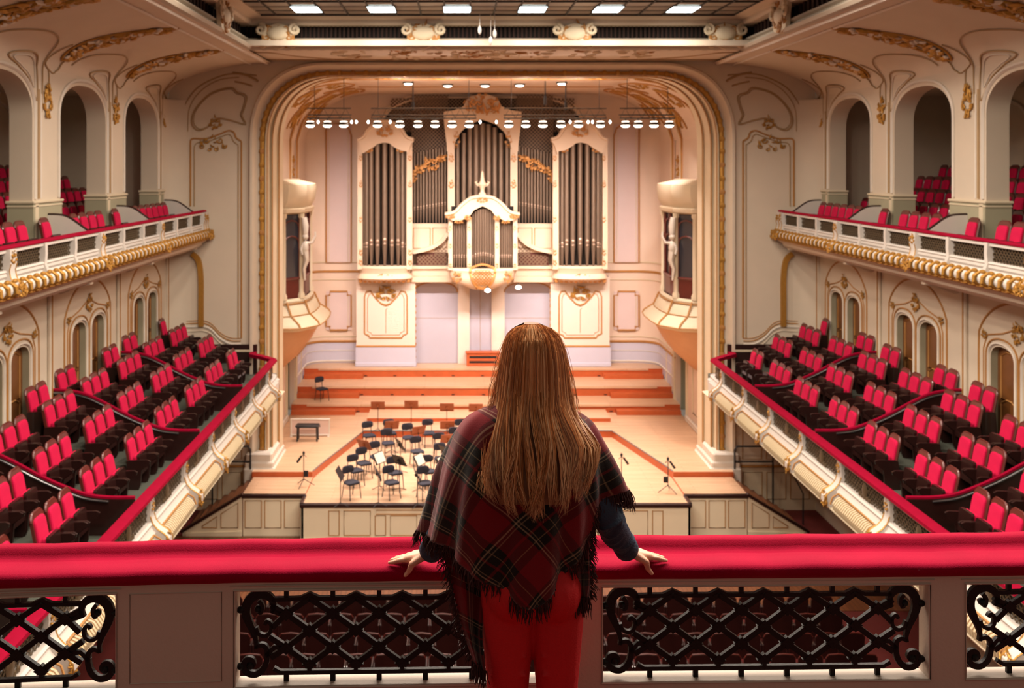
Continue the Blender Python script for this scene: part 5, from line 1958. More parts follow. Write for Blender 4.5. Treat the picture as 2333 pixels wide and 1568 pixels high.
# microphone stands at the stage edge
pm = None
for i, (px, py, z, sg, nm) in enumerate(((692, 1108, Z_WING, -1, 'on the left stage wing'), (1416, 1112, Z_PIT, 1, 'just right of the woman'), (1522, 1122, Z_PIT, 1, 'near the right end of the stage edge'))):
    gx, gy = ground(px, py, z)
    lab = 'black tripod microphone stand with boom, %s' % nm
    if pm is None:
        pm = thing('microphone_stand', lab, 'microphone stand', (gx, gy, z), 0, 'microphone stands at the stage front')
        mb = MB()
        for k in range(3):
            a = k * 2 * PI / 3 + .2
            mb.tube([(0, 0, .22), (.32 * cos(a), .32 * sin(a), .014)], .012, 5)
        obj('tripod', mb, BLACK, parent=pm)
        mb = MB()
        mb.cyl((0, 0, .18), (0, 0, .98), .013, n=6)
        obj('pole', mb, BLACK, parent=pm)
        mb = MB()
        mb.tube([(.08, 0, .88), (0, 0, .96), (-.12, 0, .84)], .012, 5)
        obj('boom', mb, BLACK, parent=pm)
        mb = MB()
        mb.tube([(-.06, 0, .92), (-.20, 0, .72)], [.03, .036], 8)
        mb.ball((.0, 0, 1.0), (.04, .04, .06), 8, 6)
        obj('microphone', mb, BLACK, parent=pm)
        mb = MB()
        mb.box((.07, 0, .38), (.13, .05, .18), bev=.01)
        obj('control_box', mb, BLACK, parent=pm)
    else:
        m = dup(pm, (gx, gy, z), PI, lab)
pm.rotation_euler = (0, 0, 0)

# piano bench and the white low screen behind it
gx, gy = ground(701, 1004, Z_ST)
t = thing('piano_bench', 'black adjustable piano bench before the low white screen', 'bench', (gx, gy, Z_ST))
mb = MB()
mb.box((0, 0, .52), (.80, .36, .09), bev=.03)
mb.box((-.13, 0, .55), (.02, .3, .04))
mb.box((.13, 0, .55), (.02, .3, .04))
obj('seat', mb, BLACK, parent=t)
for sx in (-1, 1):
    for sy in (-1, 1):
        mb = MB()
        mb.tube([(sx * .33, sy * .13, .48), (sx * .34, sy * .14, .03), (sx * .36, sy * .15, .008)], [.03, .028, .034], 6)
        obj('leg', mb, BLACK, parent=t)
    mb = MB()
    mb.box((sx * .42, 0, .5), (.03, .06, .06), bev=.01)
    obj('knob', mb, BLACK, parent=t)
x0, y0 = ground(658, 1000, Z_ST)
x1, y1 = ground(750, 998, Z_ST)
y0 = gy + .55
t = thing('low_screen', 'low white framed screen standing on the left of the stage', 'screen', ((x0 + x1) / 2, y0, Z_ST))
h = (x1 - x0) / 2 * (y0 / y1)
mb = MB()
mb.box((0, 0, .33), (2 * h - .1, .04, .5))
obj('panel', mb, mat('pinkish_panel', '#d9bfb4', .6), parent=t)
mb = MB()
mb.box((0, 0, .60), (2 * h, .09, .05), bev=.01)
mb.box((0, 0, .05), (2 * h, .09, .05), bev=.01)
for sx in (-1, 1):
    mb.box((sx * (h - .03), 0, .32), (.05, .07, .55), bev=.01)
    mb.box((sx * (h - .05), 0, .014), (.07, .3, .026))
obj('frame', mb, WHITE, parent=t)
# organ console cabinet at the foot of the alcove
a, b = at(1063, 826, 42.3), at(1138, 800, 42.3)
t = thing('wooden_cabinet', 'low orange-brown wooden cabinet with dark slots at the alcove', 'cabinet', ((a.x + b.x) / 2, 42.35, ZR[2] + .002))
w, hh = b.x - a.x, .55
mb = MB()
mb.box((0, 0, hh / 2), (w, .40, hh), bev=.01)
obj('body', mb, ORANGEWOOD, parent=t)
mb = MB()
mb.box((0, -.02, hh + .02), (w + .08, .48, .05), bev=.01)
obj('top', mb, ORANGEWOOD, parent=t)
for z in (.17, .38):
    mb = MB()
    mb.box((0, -.2, z), (w * .84, .02, .09))
    obj('slot', mb, BLACKVOID, parent=t)
# ================================================================== seats
def seat_proto(name, label, group):
    """tip-up seat, faces local +x, standing at its own foot"""
    t = thing(name, label, 'seat', (0, 0, 0), 0, group)
    rot = lambda x, z: (x - (z - .42) * .20, z)      # the back leans

    def outline(w, z0, z1, r=.12):
        pts = [(-w, z0), (w, z0)]
        for i in range(7):
            a = PI / 2 * i / 6
            pts.append((w - r + r * cos(a), z1 - r + r * sin(a)))
        for i in range(7):
            a = PI / 2 + PI / 2 * i / 6
            pts.append((-w + r + r * cos(a), z1 - r + r * sin(a)))
        return pts
    mb = MB()
    o = outline(.222, .22, 1.05, .12)
    P = lambda u, v, d: Vector((rot(d, v)[0] - .20, u, v))
    mb.prism(o, -.03, .02, P)
    mb.tube([P(u, v, 0) for u, v in o[1:]], .024, 5)
    obj('back_frame', mb, REDWOOD, parent=t)
    mb = MB()
    rings = []
    for d, k in ((.02, 1.0), (.045, 1.0), (.062, .93), (.066, .7)):
        rings.append([P(u * k, .735 + (v - .735) * (1 - (1 - k) * .8), d) for u, v in outline(.192, .50, .97, .085)])
    mb.loft(rings, True, True)
    obj('backrest', mb, SEATRED, parent=t)
    mb = MB()
    # seat tipped up
    Q = lambda u, v, d: Vector((d - (v - .4) * .12 - .02, u, v))
    mb.mat(0).prism(outline(.21, .30, .70, .05), -.02, .04, Q)
    mb.mat(1).prism(outline(.20, .33, .68, .05), -.075, -.02, Q)
    obj('seat', mb, [DARKWOOD, SEATRED], parent=t)
    for sg in (-1, 1):
        mb = MB()
        prof = [(-.30, .0), (-.02, .0), (.02, .10), (.04, .40), (.20, .52), (.22, .58), (.16, .61), (-.20, .60), (-.26, .58)]
        mb.prism(prof, -.021, .021, lambda u, v, d: Vector((u, sg * .237 + d, v)))
        obj('armrest', mb, DARKWOOD, parent=t)
    return t


ROWX = [7.62, 8.47, 9.30, 9.85]
ROWZ = [4.32, 4.67, 5.0, 5.2]
ROWN = ['front', 'second', 'third', 'back']
BOXY = [13.3, 17.8, 22.3, 26.8]
BOXN = ['fourth', 'third', 'second', 'first']
OFF = [.50, 1.02, 1.54, 2.72, 3.24, 3.76]
proto = None
GRP = 'red seats in the lower boxes'
for s, side in SIDES:
    for k, y0 in enumerate(BOXY):
        for r in range(4):
            offs = [(o, 6 - i) for i, o in enumerate(OFF)] if r < 3 else [(.45, 4), (.97, 3), (3.15, 2), (3.67, 1)]
            if k == 3 and r == 0:
                offs = offs[:5]
            if k == 3 and r == 3:
                offs = [(.45, 3), (.97, 2), (3.5, 1)]
            for o, idx in offs:
                y = y0 + o
                x = s * (ROWX[r] - .035 * (o - 2))
                p = (x, y, ROWZ[r] + .75)
                px, py = px_of(p)
                if px < -60 or px > 2393 or py > 1300:
                    continue
                lab = 'red seat, %s from the stage, %s row, %s box from the stage, %s lower balcony' % (ORD[idx - 1], ROWN[r], BOXN[k], side)
                rz = 0 if s < 0 else PI
                if proto is None:
                    proto = seat_proto('theatre_seat', lab, GRP)
                    proto.location = (x, y, ROWZ[r])
                    proto.rotation_euler = (0, 0, rz)
                else:
                    dup(proto, (x, y, ROWZ[r]), rz, lab, GRP)

# upper balcony: the row along the rail, then rows inside the arches
GU = 'red seats of the upper gallery'
for s, side in SIDES:
    row = []
    for yb in (17.75, 22.25, 26.75):
        row.append(yb - .62)
        row += [yb + 1.05 + .54 * i for i in range(6 if yb > 26 else 4)]
    row = sorted(row, reverse=True)
    n = 0
    for y in row:
        x = s * 9.80
        px, py = px_of((x, y, Z_UP + .9))
        if px < -40 or px > 2373:
            continue
        dup(proto, (x, y, Z_UP), 0 if s < 0 else PI, 'red seat showing above the %s upper rail, %s from the stage' % (side, ORD[n]), GU)
        n += 1
    for r, (x, z) in enumerate(((11.25, Z_UP + .12), (12.1, Z_UP + .46), (12.95, Z_UP + .80), (13.8, Z_UP + 1.14))):
        n = 0
        for k in range(26):
            y = 32.0 - .56 * k - .3 * r
            if y > Y_END - .4:
                continue
            t = (X_ARC - s * CX) / (x - s * CX)       # where the sight line crosses the arcade
            yc = y * t
            if not any(abs(yc - a) < 1.6 for a in ARCH_C):
                continue
            px, py = px_of((s * x, y, z + .8))
            if px < -40 or px > 2373:
                continue
            dup(proto, (s * x, y, z), 0 if s < 0 else PI, 'shaded red seat behind the %s arcade, %s row, %s from the stage' % (side, ['first', 'second', 'third', 'fourth'][r], ORD[n]), GU)
            n += 1

# stalls: dark seats seen only through the iron lattice
def stall_proto(lab):
    mb = MB()
    rings = []
    o = [(-.24, .30), (.24, .30), (.25, .78), (.20, .86), (0, .88), (-.20, .86), (-.25, .78)]
    mb.mat(0).prism(o, -.02, .03, lambda u, v, d: Vector((u, d - (v - .3) * .15, v)))
    t = thing('stalls_seat', lab, 'seat', (0, 0, 0), 0, 'dark stalls seats behind the iron lattice')
    obj('backrest', mb, DARKWOOD, parent=t)
    mb = MB()
    mb.tube([(-.25, -.085, .80), (-.2, -.09, .875), (0, -.092, .895), (.2, -.09, .875), (.25, -.085, .80)], .011, 5)
    obj('top_trim', mb, REDWOOD, parent=t, label='red wooden top edge')
    mb = MB()
    mb.box((0, .02, .50), (.44, .10, .40), bev=.03)
    obj('seat', mb, DARKWOOD, parent=t)
    for sg in (-1, 1):
        mb = MB()
        mb.box((sg * .255, .12, .32), (.04, .42, .63), bev=.01)
        obj('armrest', mb, DARKWOOD, parent=t)
    return t


sp = None
for r in range(6):
    y = 18.7 + .92 * r
    for k in range(26):
        x = -6.9 + .56 * k - (.16 if k < 13 else 0) + (.16 if k >= 13 else 0) + .12 * (r % 2)
        px, py = px_of((x, y, .8))
        if not (-20 < px < 2350):
            continue
        lab = 'dark wooden stalls seat with thin red-brown top edge behind the iron lattice'
        if sp is None:
            sp = stall_proto(lab)
            sp.location = (x, y, 0.001)
        else:
            dup(sp, (x, y, 0.001), 0, lab)
# ================================================================== the balustrade in front of the camera
NEARPAINT = mat('aged_white_balustrade', '#c4b6a8', 0.6, var=0.05, vscale=6, bump=0.08, bscale=90)
LINE = [(-3.4, 3.22), (-2.5, 3.33), (-1.56, 3.415), (-.73, 3.463), (.2, 3.487), (1.18, 3.502), (2.0, 3.524), (3.0, 3.55), (3.6, 3.56)]


def yline(xr):
    for (a, ya), (b, yb) in zip(LINE[:-1], LINE[1:]):
        if xr <= b:
            t = (xr - a) / (b - a)
            return ya + (yb - ya) * t
    return LINE[-1][1]


def NP(xr, dy, z):
    """xr: metres right of the camera; dy: behind the front edge of the rail"""
    return Vector((CX + xr, yline(xr) + dy, z))


bal = thing('balcony_balustrade', 'near balustrade with broad red velvet rail and dark iron lattice panels', 'balustrade', (0, 0, 0))
mb = MB()
prof = [(.006, 9.496), (-.004, 9.505), (-.006, 9.520), (.0, 9.533), (.012, 9.540), (.05, 9.542), (.10, 9.541), (.128, 9.538), (.143, 9.541), (.152, 9.552), (.160, 9.566), (.172, 9.573), (.205, 9.572), (.228, 9.560), (.236, 9.535), (.236, 9.47), (.05, 9.47)]
R = random.Random(4)
rings = []
n = 90
for i in range(n + 1):
    xr = -3.4 + 7.0 * i / n
    w = .0014 * sin(i * 1.7) + .001 * sin(i * .63 + 1)
    rings.append([NP(xr, d, z + w * (1 if z > 9.52 else .3)) for d, z in prof])
mb.loft(rings, True, True)
obj('handrail', mb, VELVET, parent=bal, smooth=60, label='broad padded red velvet rail')

OPEN = [(-2.36, -1.185), (-.772, .392), (.522, 1.685), (1.822, 2.985)]
ZT, ZB = 9.452, 9.118
mb = MB()
cuts = [-3.4] + [v for a in OPEN for v in a] + [3.6]


def slabx(x0, x1, z0, z1, d0=.03, d1=.105):
    k = max(1, int((x1 - x0) / .25))
    mb.loft([[NP(x0 + (x1 - x0) * i / k, d, z) for d, z in ((d0, z0), (d1, z0), (d1, z1), (d0, z1))] for i in range(k + 1)], True, True)


slabx(-3.4, 3.6, ZT, 9.50)
slabx(-3.4, 3.6, 8.74, ZB)
for i in range(0, len(cuts) - 1, 2):
    slabx(cuts[i], cuts[i + 1], ZB, ZT)
# faint raised edge of the opening and a sunk panel on the broad post
for a, b in OPEN:
    c = [NP(a - .006, .028, ZB - .004), NP(b + .006, .028, ZB - .004), NP(b + .006, .028, ZT + .004), NP(a - .006, .028, ZT + .004)]
    mb.tube(c, .004, 4, closed=True)
    c = [NP(a - .02, .029, ZT + .02), NP(b + .02, .029, ZT + .02)]
    mb.tube(c, .003, 4)
c = [(-1.135, 9.14), (-.82, 9.14), (-.82, 9.452), (-1.135, 9.452)]
mb.tube([NP(a, .0295, z) for a, z in c], .0025, 4, closed=True)
obj('frame', mb, NEARPAINT, parent=bal)

for oi, (a, b) in enumerate(OPEN):
    W = b - a
    fn = lambda u, v, d: NP(a + u, .066 + d, v)
    D = .008
    mb = MB()
    zA, zB, zC, zD, zTop, zBot = 9.358, 9.298, 9.237, 9.177, 9.412, 9.150
    cA = [.172 + .1642 * k for k in range(6)]
    cB = [c + .0821 for c in cA[:-1]]
    bw = .0195
    seg = []
    for x in cA:
        for x2 in (x - .0821, x + .0821):
            if cB[0] - .01 < x2 < cB[-1] + .01:
                seg += [((x, zA), (x2, zB)), ((x, zC), (x2, zB)), ((x, zC), (x2, zD)), ((x, zA), (x2, zTop))]
    # outer ends run into the scrolls
    for x, sg in ((cA[0], -1), (cA[-1], 1)):
        seg += [((x, zA), (x + sg * .055, zA + .03)), ((x, zA), (x + sg * .05, zB + .01)), ((x, zC), (x + sg * .06, zC + .04)), ((x, zC), (x + sg * .055, zC - .035))]
    for p, q in seg:
        mb.ribbon([p, q], bw, -D, D, fn)
    # top and bottom bars with small bumps
    top = [(cA[0] - .05, zTop - .004)]
    for x in cB:
        top += [(x - .035, zTop - .002), (x - .016, zTop + .006), (x, zTop + .014), (x + .016, zTop + .006), (x + .035, zTop - .002)]
    top.append((cA[-1] + .05, zTop - .004))
    mb.ribbon(top, .014, -D, D, fn)
    mb.ribbon([(cA[0] - .045, zBot + .014), (cA[0] - .02, zBot), (cA[-1] + .02, zBot), (cA[-1] + .045, zBot + .014)], .014, -D, D, fn)
    for x in cA:
        mb.ribbon([(x, zTop), (x, ZT)], .016, -D * .8, D * .8, fn)
        mb.ribbon([(x, zBot), (x, ZB)], .018, -D * .8, D * .8, fn)
    # stepped cross bosses on the crossings
    q = [(.0, .030), (.008, .022), (.008, .015), (.017, .015), (.017, .008), (.030, .0)]
    cross = []
    for sx, sz, rev in ((1, 1, 0), (1, -1, 1), (-1, -1, 0), (-1, 1, 1)):
        pts = [(sx * u * .9, sz * v * .8) for u, v in q]
        cross += pts[::-1][:-1] if rev else pts[:-1]
    for row, zs in ((cA, (zA, zC)), (cB, (zB, zD))):
        for x in row:
            for z in zs:
                mb.prism([(x + u, z + v) for u, v in cross], -D * 1.25, D * 1.25, fn)
    obj('lattice', mb, IRON, parent=bal)
    # scrolls at both ends
    for sg in (0, 1):
        mb = MB()
        M = lambda u, v: (u, v) if sg == 0 else (W - u, v)
        big = [(.118, 9.362), (.128, 9.385), (.118, 9.412), (.088, 9.428), (.055, 9.420), (.034, 9.395), (.030, 9.360), (.042, 9.325), (.058, 9.290), (.066, 9.258), (.064, 9.235)]
        s1 = spline(big, 5)
        mb.ribbon([M(*p) for p in s1], [.012 + .020 * sin(PI * min(1, i / len(s1) * 1.1)) for i in range(len(s1))], -D, D, fn)
        c1 = [(.075, 9.405), (.088, 9.385), (.082, 9.362), (.070, 9.372)]
        mb.ribbon([M(*p) for p in spline(c1, 4)], .014, -D, D, fn)
        c2 = [(.066, 9.31), (.075, 9.288), (.098, 9.28), (.116, 9.295), (.118, 9.32), (.104, 9.332), (.096, 9.32)]
        mb.ribbon([M(*p) for p in spline(c2, 5)], .013, -D, D, fn)
        c3 = [(.064, 9.24), (.085, 9.248), (.102, 9.235), (.104, 9.20), (.092, 9.165), (.066, 9.145), (.036, 9.150), (.022, 9.172), (.030, 9.195), (.050, 9.196), (.058, 9.180), (.047, 9.168)]
        s3 = spline(c3, 5)
        mb.ribbon([M(*p) for p in s3], [.012 + .010 * sin(PI * i / len(s3)) for i in range(len(s3))], -D, D, fn)
        mb.ribbon([M(.10, 9.21), M(.13, 9.24), M(.172, 9.237)], .016, -D, D, fn)
        mb.ribbon([M(.12, 9.37), M(.145, 9.36), M(.172, 9.358)], .016, -D, D, fn)
        for z in (9.372, 9.172):
            mb.ball(fn(*M(.012, z), 0), (.016, .014, .013), 8, 6)
            mb.ribbon([M(0, z), M(.034, z)], .010, -D * .7, D * .7, fn)
        mb.ball(fn(*M(.072, 9.375), 0), (.013, .018, .013), 8, 6)
        mb.ball(fn(*M(.046, 9.176), 0), (.015, .018, .015), 8, 6)
        obj('scroll', mb, IRON, parent=bal)
mb = MB()
mb.bx(-6, 4, -2.0, 3.75, 8.60, 8.735)
struct('floor_balcony', mb, [CARPET], 'floor of the near upper balcony under the woman', 'floor')
mb = MB()
mb.bx(-6, 4, 3.75, 3.95, 8.2, 8.735)
struct('trim_balcony_edge', mb, [CREAM], 'outer edge of the near upper balcony', 'balcony edge')
# ================================================================== the woman at the rail
SKIN = mat('skin', '#d9a389', 0.5, var=0.06, vscale=20)
DENIM = mat('dark_denim', '#22344a', 0.8, var=0.3, vscale=14, bump=0.25, bscale=160)
TROUSER = mat('red_trousers', '#c01018', 0.75, var=0.08, vscale=10, bump=0.15, bscale=220)
SHOE = mat('black_leather', '#141212', 0.4)
FZ = 8.735
Xc = -.907
P = Vector


def capsule(mb, p0, r0, p1, r1, n=12):
    p0, p1 = Vector(p0), Vector(p1)
    d = (p1 - p0)
    L = d.length
    t = d / L
    pts, rs = [], []
    for i in range(5):
        a = PI / 2 * (1 - i / 4.0)
        pts.append(p0 - t * r0 * sin(a))
        rs.append(max(1e-4, r0 * cos(a)))
    for i in range(5):
        a = PI / 2 * i / 4.0
        pts.append(p1 + t * r1 * sin(a))
        rs.append(max(1e-4, r1 * cos(a)))
    mb.tube(pts, rs, n)


def chain(mb, pts, n=12):
    for (a, ra), (b, rb) in zip(pts[:-1], pts[1:]):
        capsule(mb, a, ra, b, rb, n)


def fuse(o, voxel, it=4, fac=.5):
    m = o.modifiers.new('fuse', 'REMESH')
    m.mode = 'VOXEL'
    m.voxel_size = voxel
    m.use_smooth_shade = True
    s_ = o.modifiers.new('smooth', 'SMOOTH')
    s_.iterations = it
    s_.factor = fac


woman = thing('person', 'person seen from behind in red tartan shawl and red trousers, hands on the rail', 'person', (Xc, 3.28, FZ))
OW = Vector((Xc, 3.28, FZ))


def wobj(name, mb, m, parent=None, smooth=60, label=None):
    if parent is None:
        mb.v = [(x - OW.x, y - OW.y, z - OW.z) for x, y, z in mb.v]
        return obj(name, mb, m, parent=woman, smooth=smooth, label=label)
    mb.v = [(x - OW.x, y - OW.y, z - OW.z) for x, y, z in mb.v]
    return obj(name, mb, m, parent=parent, smooth=smooth, label=label)


SHL, SHR = P((Xc - .150, 3.30, 10.045)), P((Xc + .150, 3.30, 10.045))
ELL, ELR = P((-1.150, 3.285, 9.80)), P((-.672, 3.285, 9.80))
WRL, WRR = P((-1.243, 3.455, 9.600)), P((-.566, 3.475, 9.598))
mb = MB()
# trunk, neck, head
for (x, y, z, rx, ry, rz) in ((Xc, 3.28, 9.60, .140, .10, .09), (Xc, 3.285, 9.76, .115, .090, .16), (Xc, 3.295, 9.94, .135, .10, .15), (Xc, 3.30, 10.06, .15, .085, .07)):
    mb.ball((x, y, z), (rx, ry, rz), 20, 14)
capsule(mb, (Xc, 3.295, 10.04), .060, (Xc + .003, 3.31, 10.22), .052)
HC = P((Xc + .006, 3.325, 10.300))
mb.ball(HC, (.073, .090, .098), 20, 14)
mb.ball(HC + P((0, .035, -.055)), (.055, .058, .065), 16, 10)          # jaw
capsule(mb, HC + P((0, .088, .005)), .009, HC + P((0, .108, -.035)), .013)   # nose
mb.ball(HC + P((0, .085, -.075)), (.022, .014, .007), 10, 6)
mb.ball(HC + P((0, .084, -.086)), (.019, .014, .007), 10, 6)
for sg in (-1, 1):
    mb.ball(HC + P((sg * .03, .082, .02)), (.018, .012, .008), 10, 6)
    mb.ball(HC + P((sg * .076, .005, -.02)), (.010, .022, .032), 10, 8)
    capsule(mb, P((Xc + sg * .07, 3.30, 10.085)), .048, P((Xc + sg * .150, 3.30, 10.045)), .046)
# arms
for S, E, W in ((SHL, ELL, WRL), (SHR, ELR, WRR)):
    chain(mb, [(S, .046), (S.lerp(E, .5), .042), (E, .034), (E.lerp(W, .35), .036), (W, .023)])
# legs
for sg in (-1, 1):
    hip = P((Xc + sg * .085, 3.28, 9.56))
    knee = P((Xc + sg * .085, 3.29, 9.20))
    ank = P((Xc + sg * .085, 3.26, 8.83))
    chain(mb, [(hip, .086), (hip.lerp(knee, .5), .075), (knee, .052), (knee.lerp(ank, .3), .054), (ank, .036)])
    capsule(mb, ank + P((0, -.02, -.05)), .035, ank + P((0, .13, -.065)), .025)
# hands: palm plus five separate fingers each


def hand(W, sg):
    """sg = -1: left hand, pointing left; the palm lies on the velvet"""
    zr = 9.5435
    kn = P((W.x + sg * .074, W.y + .042, zr + .030))
    d = (kn - W).normalized()
    side = P((sg * .42, -.90, 0)).normalized()           # towards the thumb
    for k, r in ((-.026, .013), (-.009, .0145), (.009, .0150), (.026, .0145)):
        capsule(mb, W + side * k * .62, .0165, kn + side * k, r * .92)
    fl = [(-.029, .050, .30), (-.010, .066, .12), (.0095, .071, -.04), (.029, .066, -.26)]
    for k, L, sp in fl:
        dirn = P((sg * .91, .40, 0)).normalized() + side * sp * -.0 + P((0, -sp * .55, 0)) * -1.0
        dirn = P((sg * .90, .42 + sp * .35, 0)).normalized()
        base = kn + side * k + P((0, 0, -.001))
        m1 = base + dirn * L * .48 + P((0, 0, .002))
        m1.z = zr + .021
        m2 = base + dirn * L * .80
        m2.z = zr + .0125
        tip = base + dirn * L * 1.02
        tip.z = zr + .0085
        chain(mb, [(base, .0095), (m1, .0088), (m2, .0080), (tip, .0068)], 10)
    # thumb leaves the side of the palm near the wrist and hooks over the front edge
    b0 = W + d * .022 + side * .020
    t1 = W + d * .055 + side * .050 + P((0, 0, -.012))
    t2 = P((W.x + sg * .078, yline(W.x + sg * .078 - CX) - .012, 9.537))
    t3 = P((W.x + sg * .092, yline(W.x + sg * .09 - CX) - .014, 9.520))
    chain(mb, [(b0, .0155), (t1, .0120), (t2, .0098), (t3, .0075)], 10)


hand(WRL, -1)
hand(WRR, 1)
body = wobj('body', mb, SKIN)
fuse(body, .0036, 5)
# eyes
for sg in (-1, 1):
    mb = MB()
    mb.ball(HC + P((sg * .03, .082, .005)), (.012, .010, .009), 10, 8)
    wobj('eye', mb, BALCONYWHITE)
# trousers
mb = MB()
mb.ball((Xc, 3.275, 9.60), (.160, .128, .13), 20, 14)
mb.ball((Xc, 3.28, 9.70), (.140, .11, .12), 20, 14)
for sg in (-1, 1):
    mb.ball((Xc + sg * .07, 3.225, 9.57), (.085, .085, .10), 16, 12)
    hip = P((Xc + sg * .080, 3.275, 9.56))
    knee = P((Xc + sg * .081, 3.285, 9.17))
    ank = P((Xc + sg * .082, 3.26, 8.84))
    chain(mb, [(hip, .092), (hip.lerp(knee, .3), .088), (hip.lerp(knee, .6), .078), (knee, .064), (knee.lerp(ank, .3), .062), (ank, .046)], 16)
    for z in (9.36, 9.30, 9.22):
        capsule(mb, P((Xc + sg * .03, 3.215, z)), .008, P((Xc + sg * .135, 3.235, z - .012)), .006)
tr = wobj('trousers', mb, TROUSER)
fuse(tr, .006, 6)
for sg in (-1, 1):
    mb = MB()
    capsule(mb, P((Xc + sg * .083, 3.22, FZ + .042)), .040, P((Xc + sg * .088, 3.40, FZ + .034)), .032)
    mb.bx(Xc + sg * .083 - .036, Xc + sg * .083 + .036, 3.19, 3.42, FZ + .001, FZ + .02, .006)
    wobj('shoe', mb, SHOE)
# denim jacket: trunk and sleeves
mb = MB()
for (x, y, z, rx, ry, rz) in ((Xc + .045, 3.30, 9.70, .142, .118, .125), (Xc, 3.29, 9.86, .140, .108, .16), (Xc, 3.30, 9.99, .150, .095, .09)):
    mb.ball((x, y, z), (rx, ry, rz), 20, 14)
for S, E, W, sg in ((SHL, ELL, WRL, -1), (SHR, ELR, WRR, 1)):
    cuff = E.lerp(W, .90) + P((sg * .008, .004, 0))
    chain(mb, [(S, .055), (S.lerp(E, .5), .053), (E, .050), (E.lerp(cuff, .4), .050), (E.lerp(cuff, .75), .044), (cuff, .036)], 16)
    R = random.Random(int(sg) + 9)
    ax = (cuff - E).normalized()
    for k in range(9):                     # wrinkles round the forearm
        t = .05 + .9 * k / 9
        c = E.lerp(cuff, t)
        rr = .056 - .018 * t
        a0 = R.uniform(0, 6)
        u = ax.orthogonal().normalized()
        v = ax.cross(u)
        pts = [c + (u * cos(a0 + q * .4) + v * sin(a0 + q * .4)) * rr + ax * (.012 * sin(q * .9 + k)) for q in range(8)]
        mb.tube(pts, [.003, .007, .009, .010, .009, .008, .006, .003], 6)
ja = wobj('jacket', mb, DENIM)
fuse(ja, .006, 3)
for S, E, W, sg in ((SHL, ELL, WRL, -1), (SHR, ELR, WRR, 1)):
    cuff = E.lerp(W, .90) + P((sg * .008, .004, 0))
    ax = (W - E).normalized()
    u = ax.orthogonal().normalized()
    v = ax.cross(u)
    mb = MB()
    rings = []
    for t, r in ((-.035, .039), (-.033, .042), (-.004, .043), (.014, .0425), (.020, .040), (.018, .030)):
        rings.append([cuff + ax * t + (u * cos(q) + v * sin(q)) * r for q in [2 * PI * k / 20 for k in range(20)]])
    mb.loft(rings, True, False)
    wobj('cuff', mb, DENIM, parent=ja)

# ---- tartan shawl
TARTAN = bpy.data.materials.new('tartan_wool')
TARTAN.use_nodes = True
nt = TARTAN.node_tree
bs = nt.nodes['Principled BSDF']
bs.inputs['Roughness'].default_value = .95
bs.inputs['Specular IOR Level'].default_value = .1
bs.inputs['Sheen Weight'].default_value = .25
uv = nt.nodes.new('ShaderNodeUVMap')
sx = nt.nodes.new('ShaderNodeSeparateXYZ')
nt.links.new(uv.outputs[0], sx.inputs[0])
STOPS = [(0, '#740f19'), (.30, '#740f19'), (.305, '#1a1512'), (.345, '#1a1512'), (.35, '#9a8b72'), (.366, '#9a8b72'), (.37, '#1b1713'), (.40, '#1b1713'), (.403, '#7d6f59'), (.416, '#7d6f59'), (.42, '#171310'), (.56, '#171310'), (.565, '#6d0f17'), (.60, '#6d0f17'), (.605, '#1a1814'), (.72, '#1a1814'), (.725, '#7e6d52'), (.735, '#7e6d52'), (.74, '#171310'), (.86, '#171310'), (.865, '#740f19'), (1, '#740f19')]
cols = []
for ax_ in (0, 1):
    ml = nt.nodes.new('ShaderNodeMath')
    ml.operation = 'MULTIPLY'
    ml.inputs[1].default_value = 1 / .21
    nt.links.new(sx.outputs[ax_], ml.inputs[0])
    fr = nt.nodes.new('ShaderNodeMath')
    fr.operation = 'FRACT'
    nt.links.new(ml.outputs[0], fr.inputs[0])
    rp = nt.nodes.new('ShaderNodeValToRGB')
    els = rp.color_ramp.elements
    els[0].position, els[0].color = 0, lin(STOPS[0][1])
    els[1].position, els[1].color = 1, lin(STOPS[-1][1])
    for p_, c_ in STOPS[1:-1]:
        e_ = els.new(p_)
        e_.color = lin(c_)
    nt.links.new(fr.outputs[0], rp.inputs[0])
    cols.append(rp.outputs[0])
mx = nt.nodes.new('ShaderNodeMix')
mx.data_type = 'RGBA'
mx.inputs[0].default_value = .5
nt.links.new(cols[0], mx.inputs[6])
nt.links.new(cols[1], mx.inputs[7])
nt.links.new(mx.outputs[2], bs.inputs['Base Color'])
wv = nt.nodes.new('ShaderNodeTexNoise')
wv.inputs['Scale'].default_value = 260
bp = nt.nodes.new('ShaderNodeBump')
bp.inputs['Strength'].default_value = .35
bp.inputs['Distance'].default_value = .004
nt.links.new(wv.outputs[0], bp.inputs['Height'])
nt.links.new(bp.outputs[0], bs.inputs['Normal'])

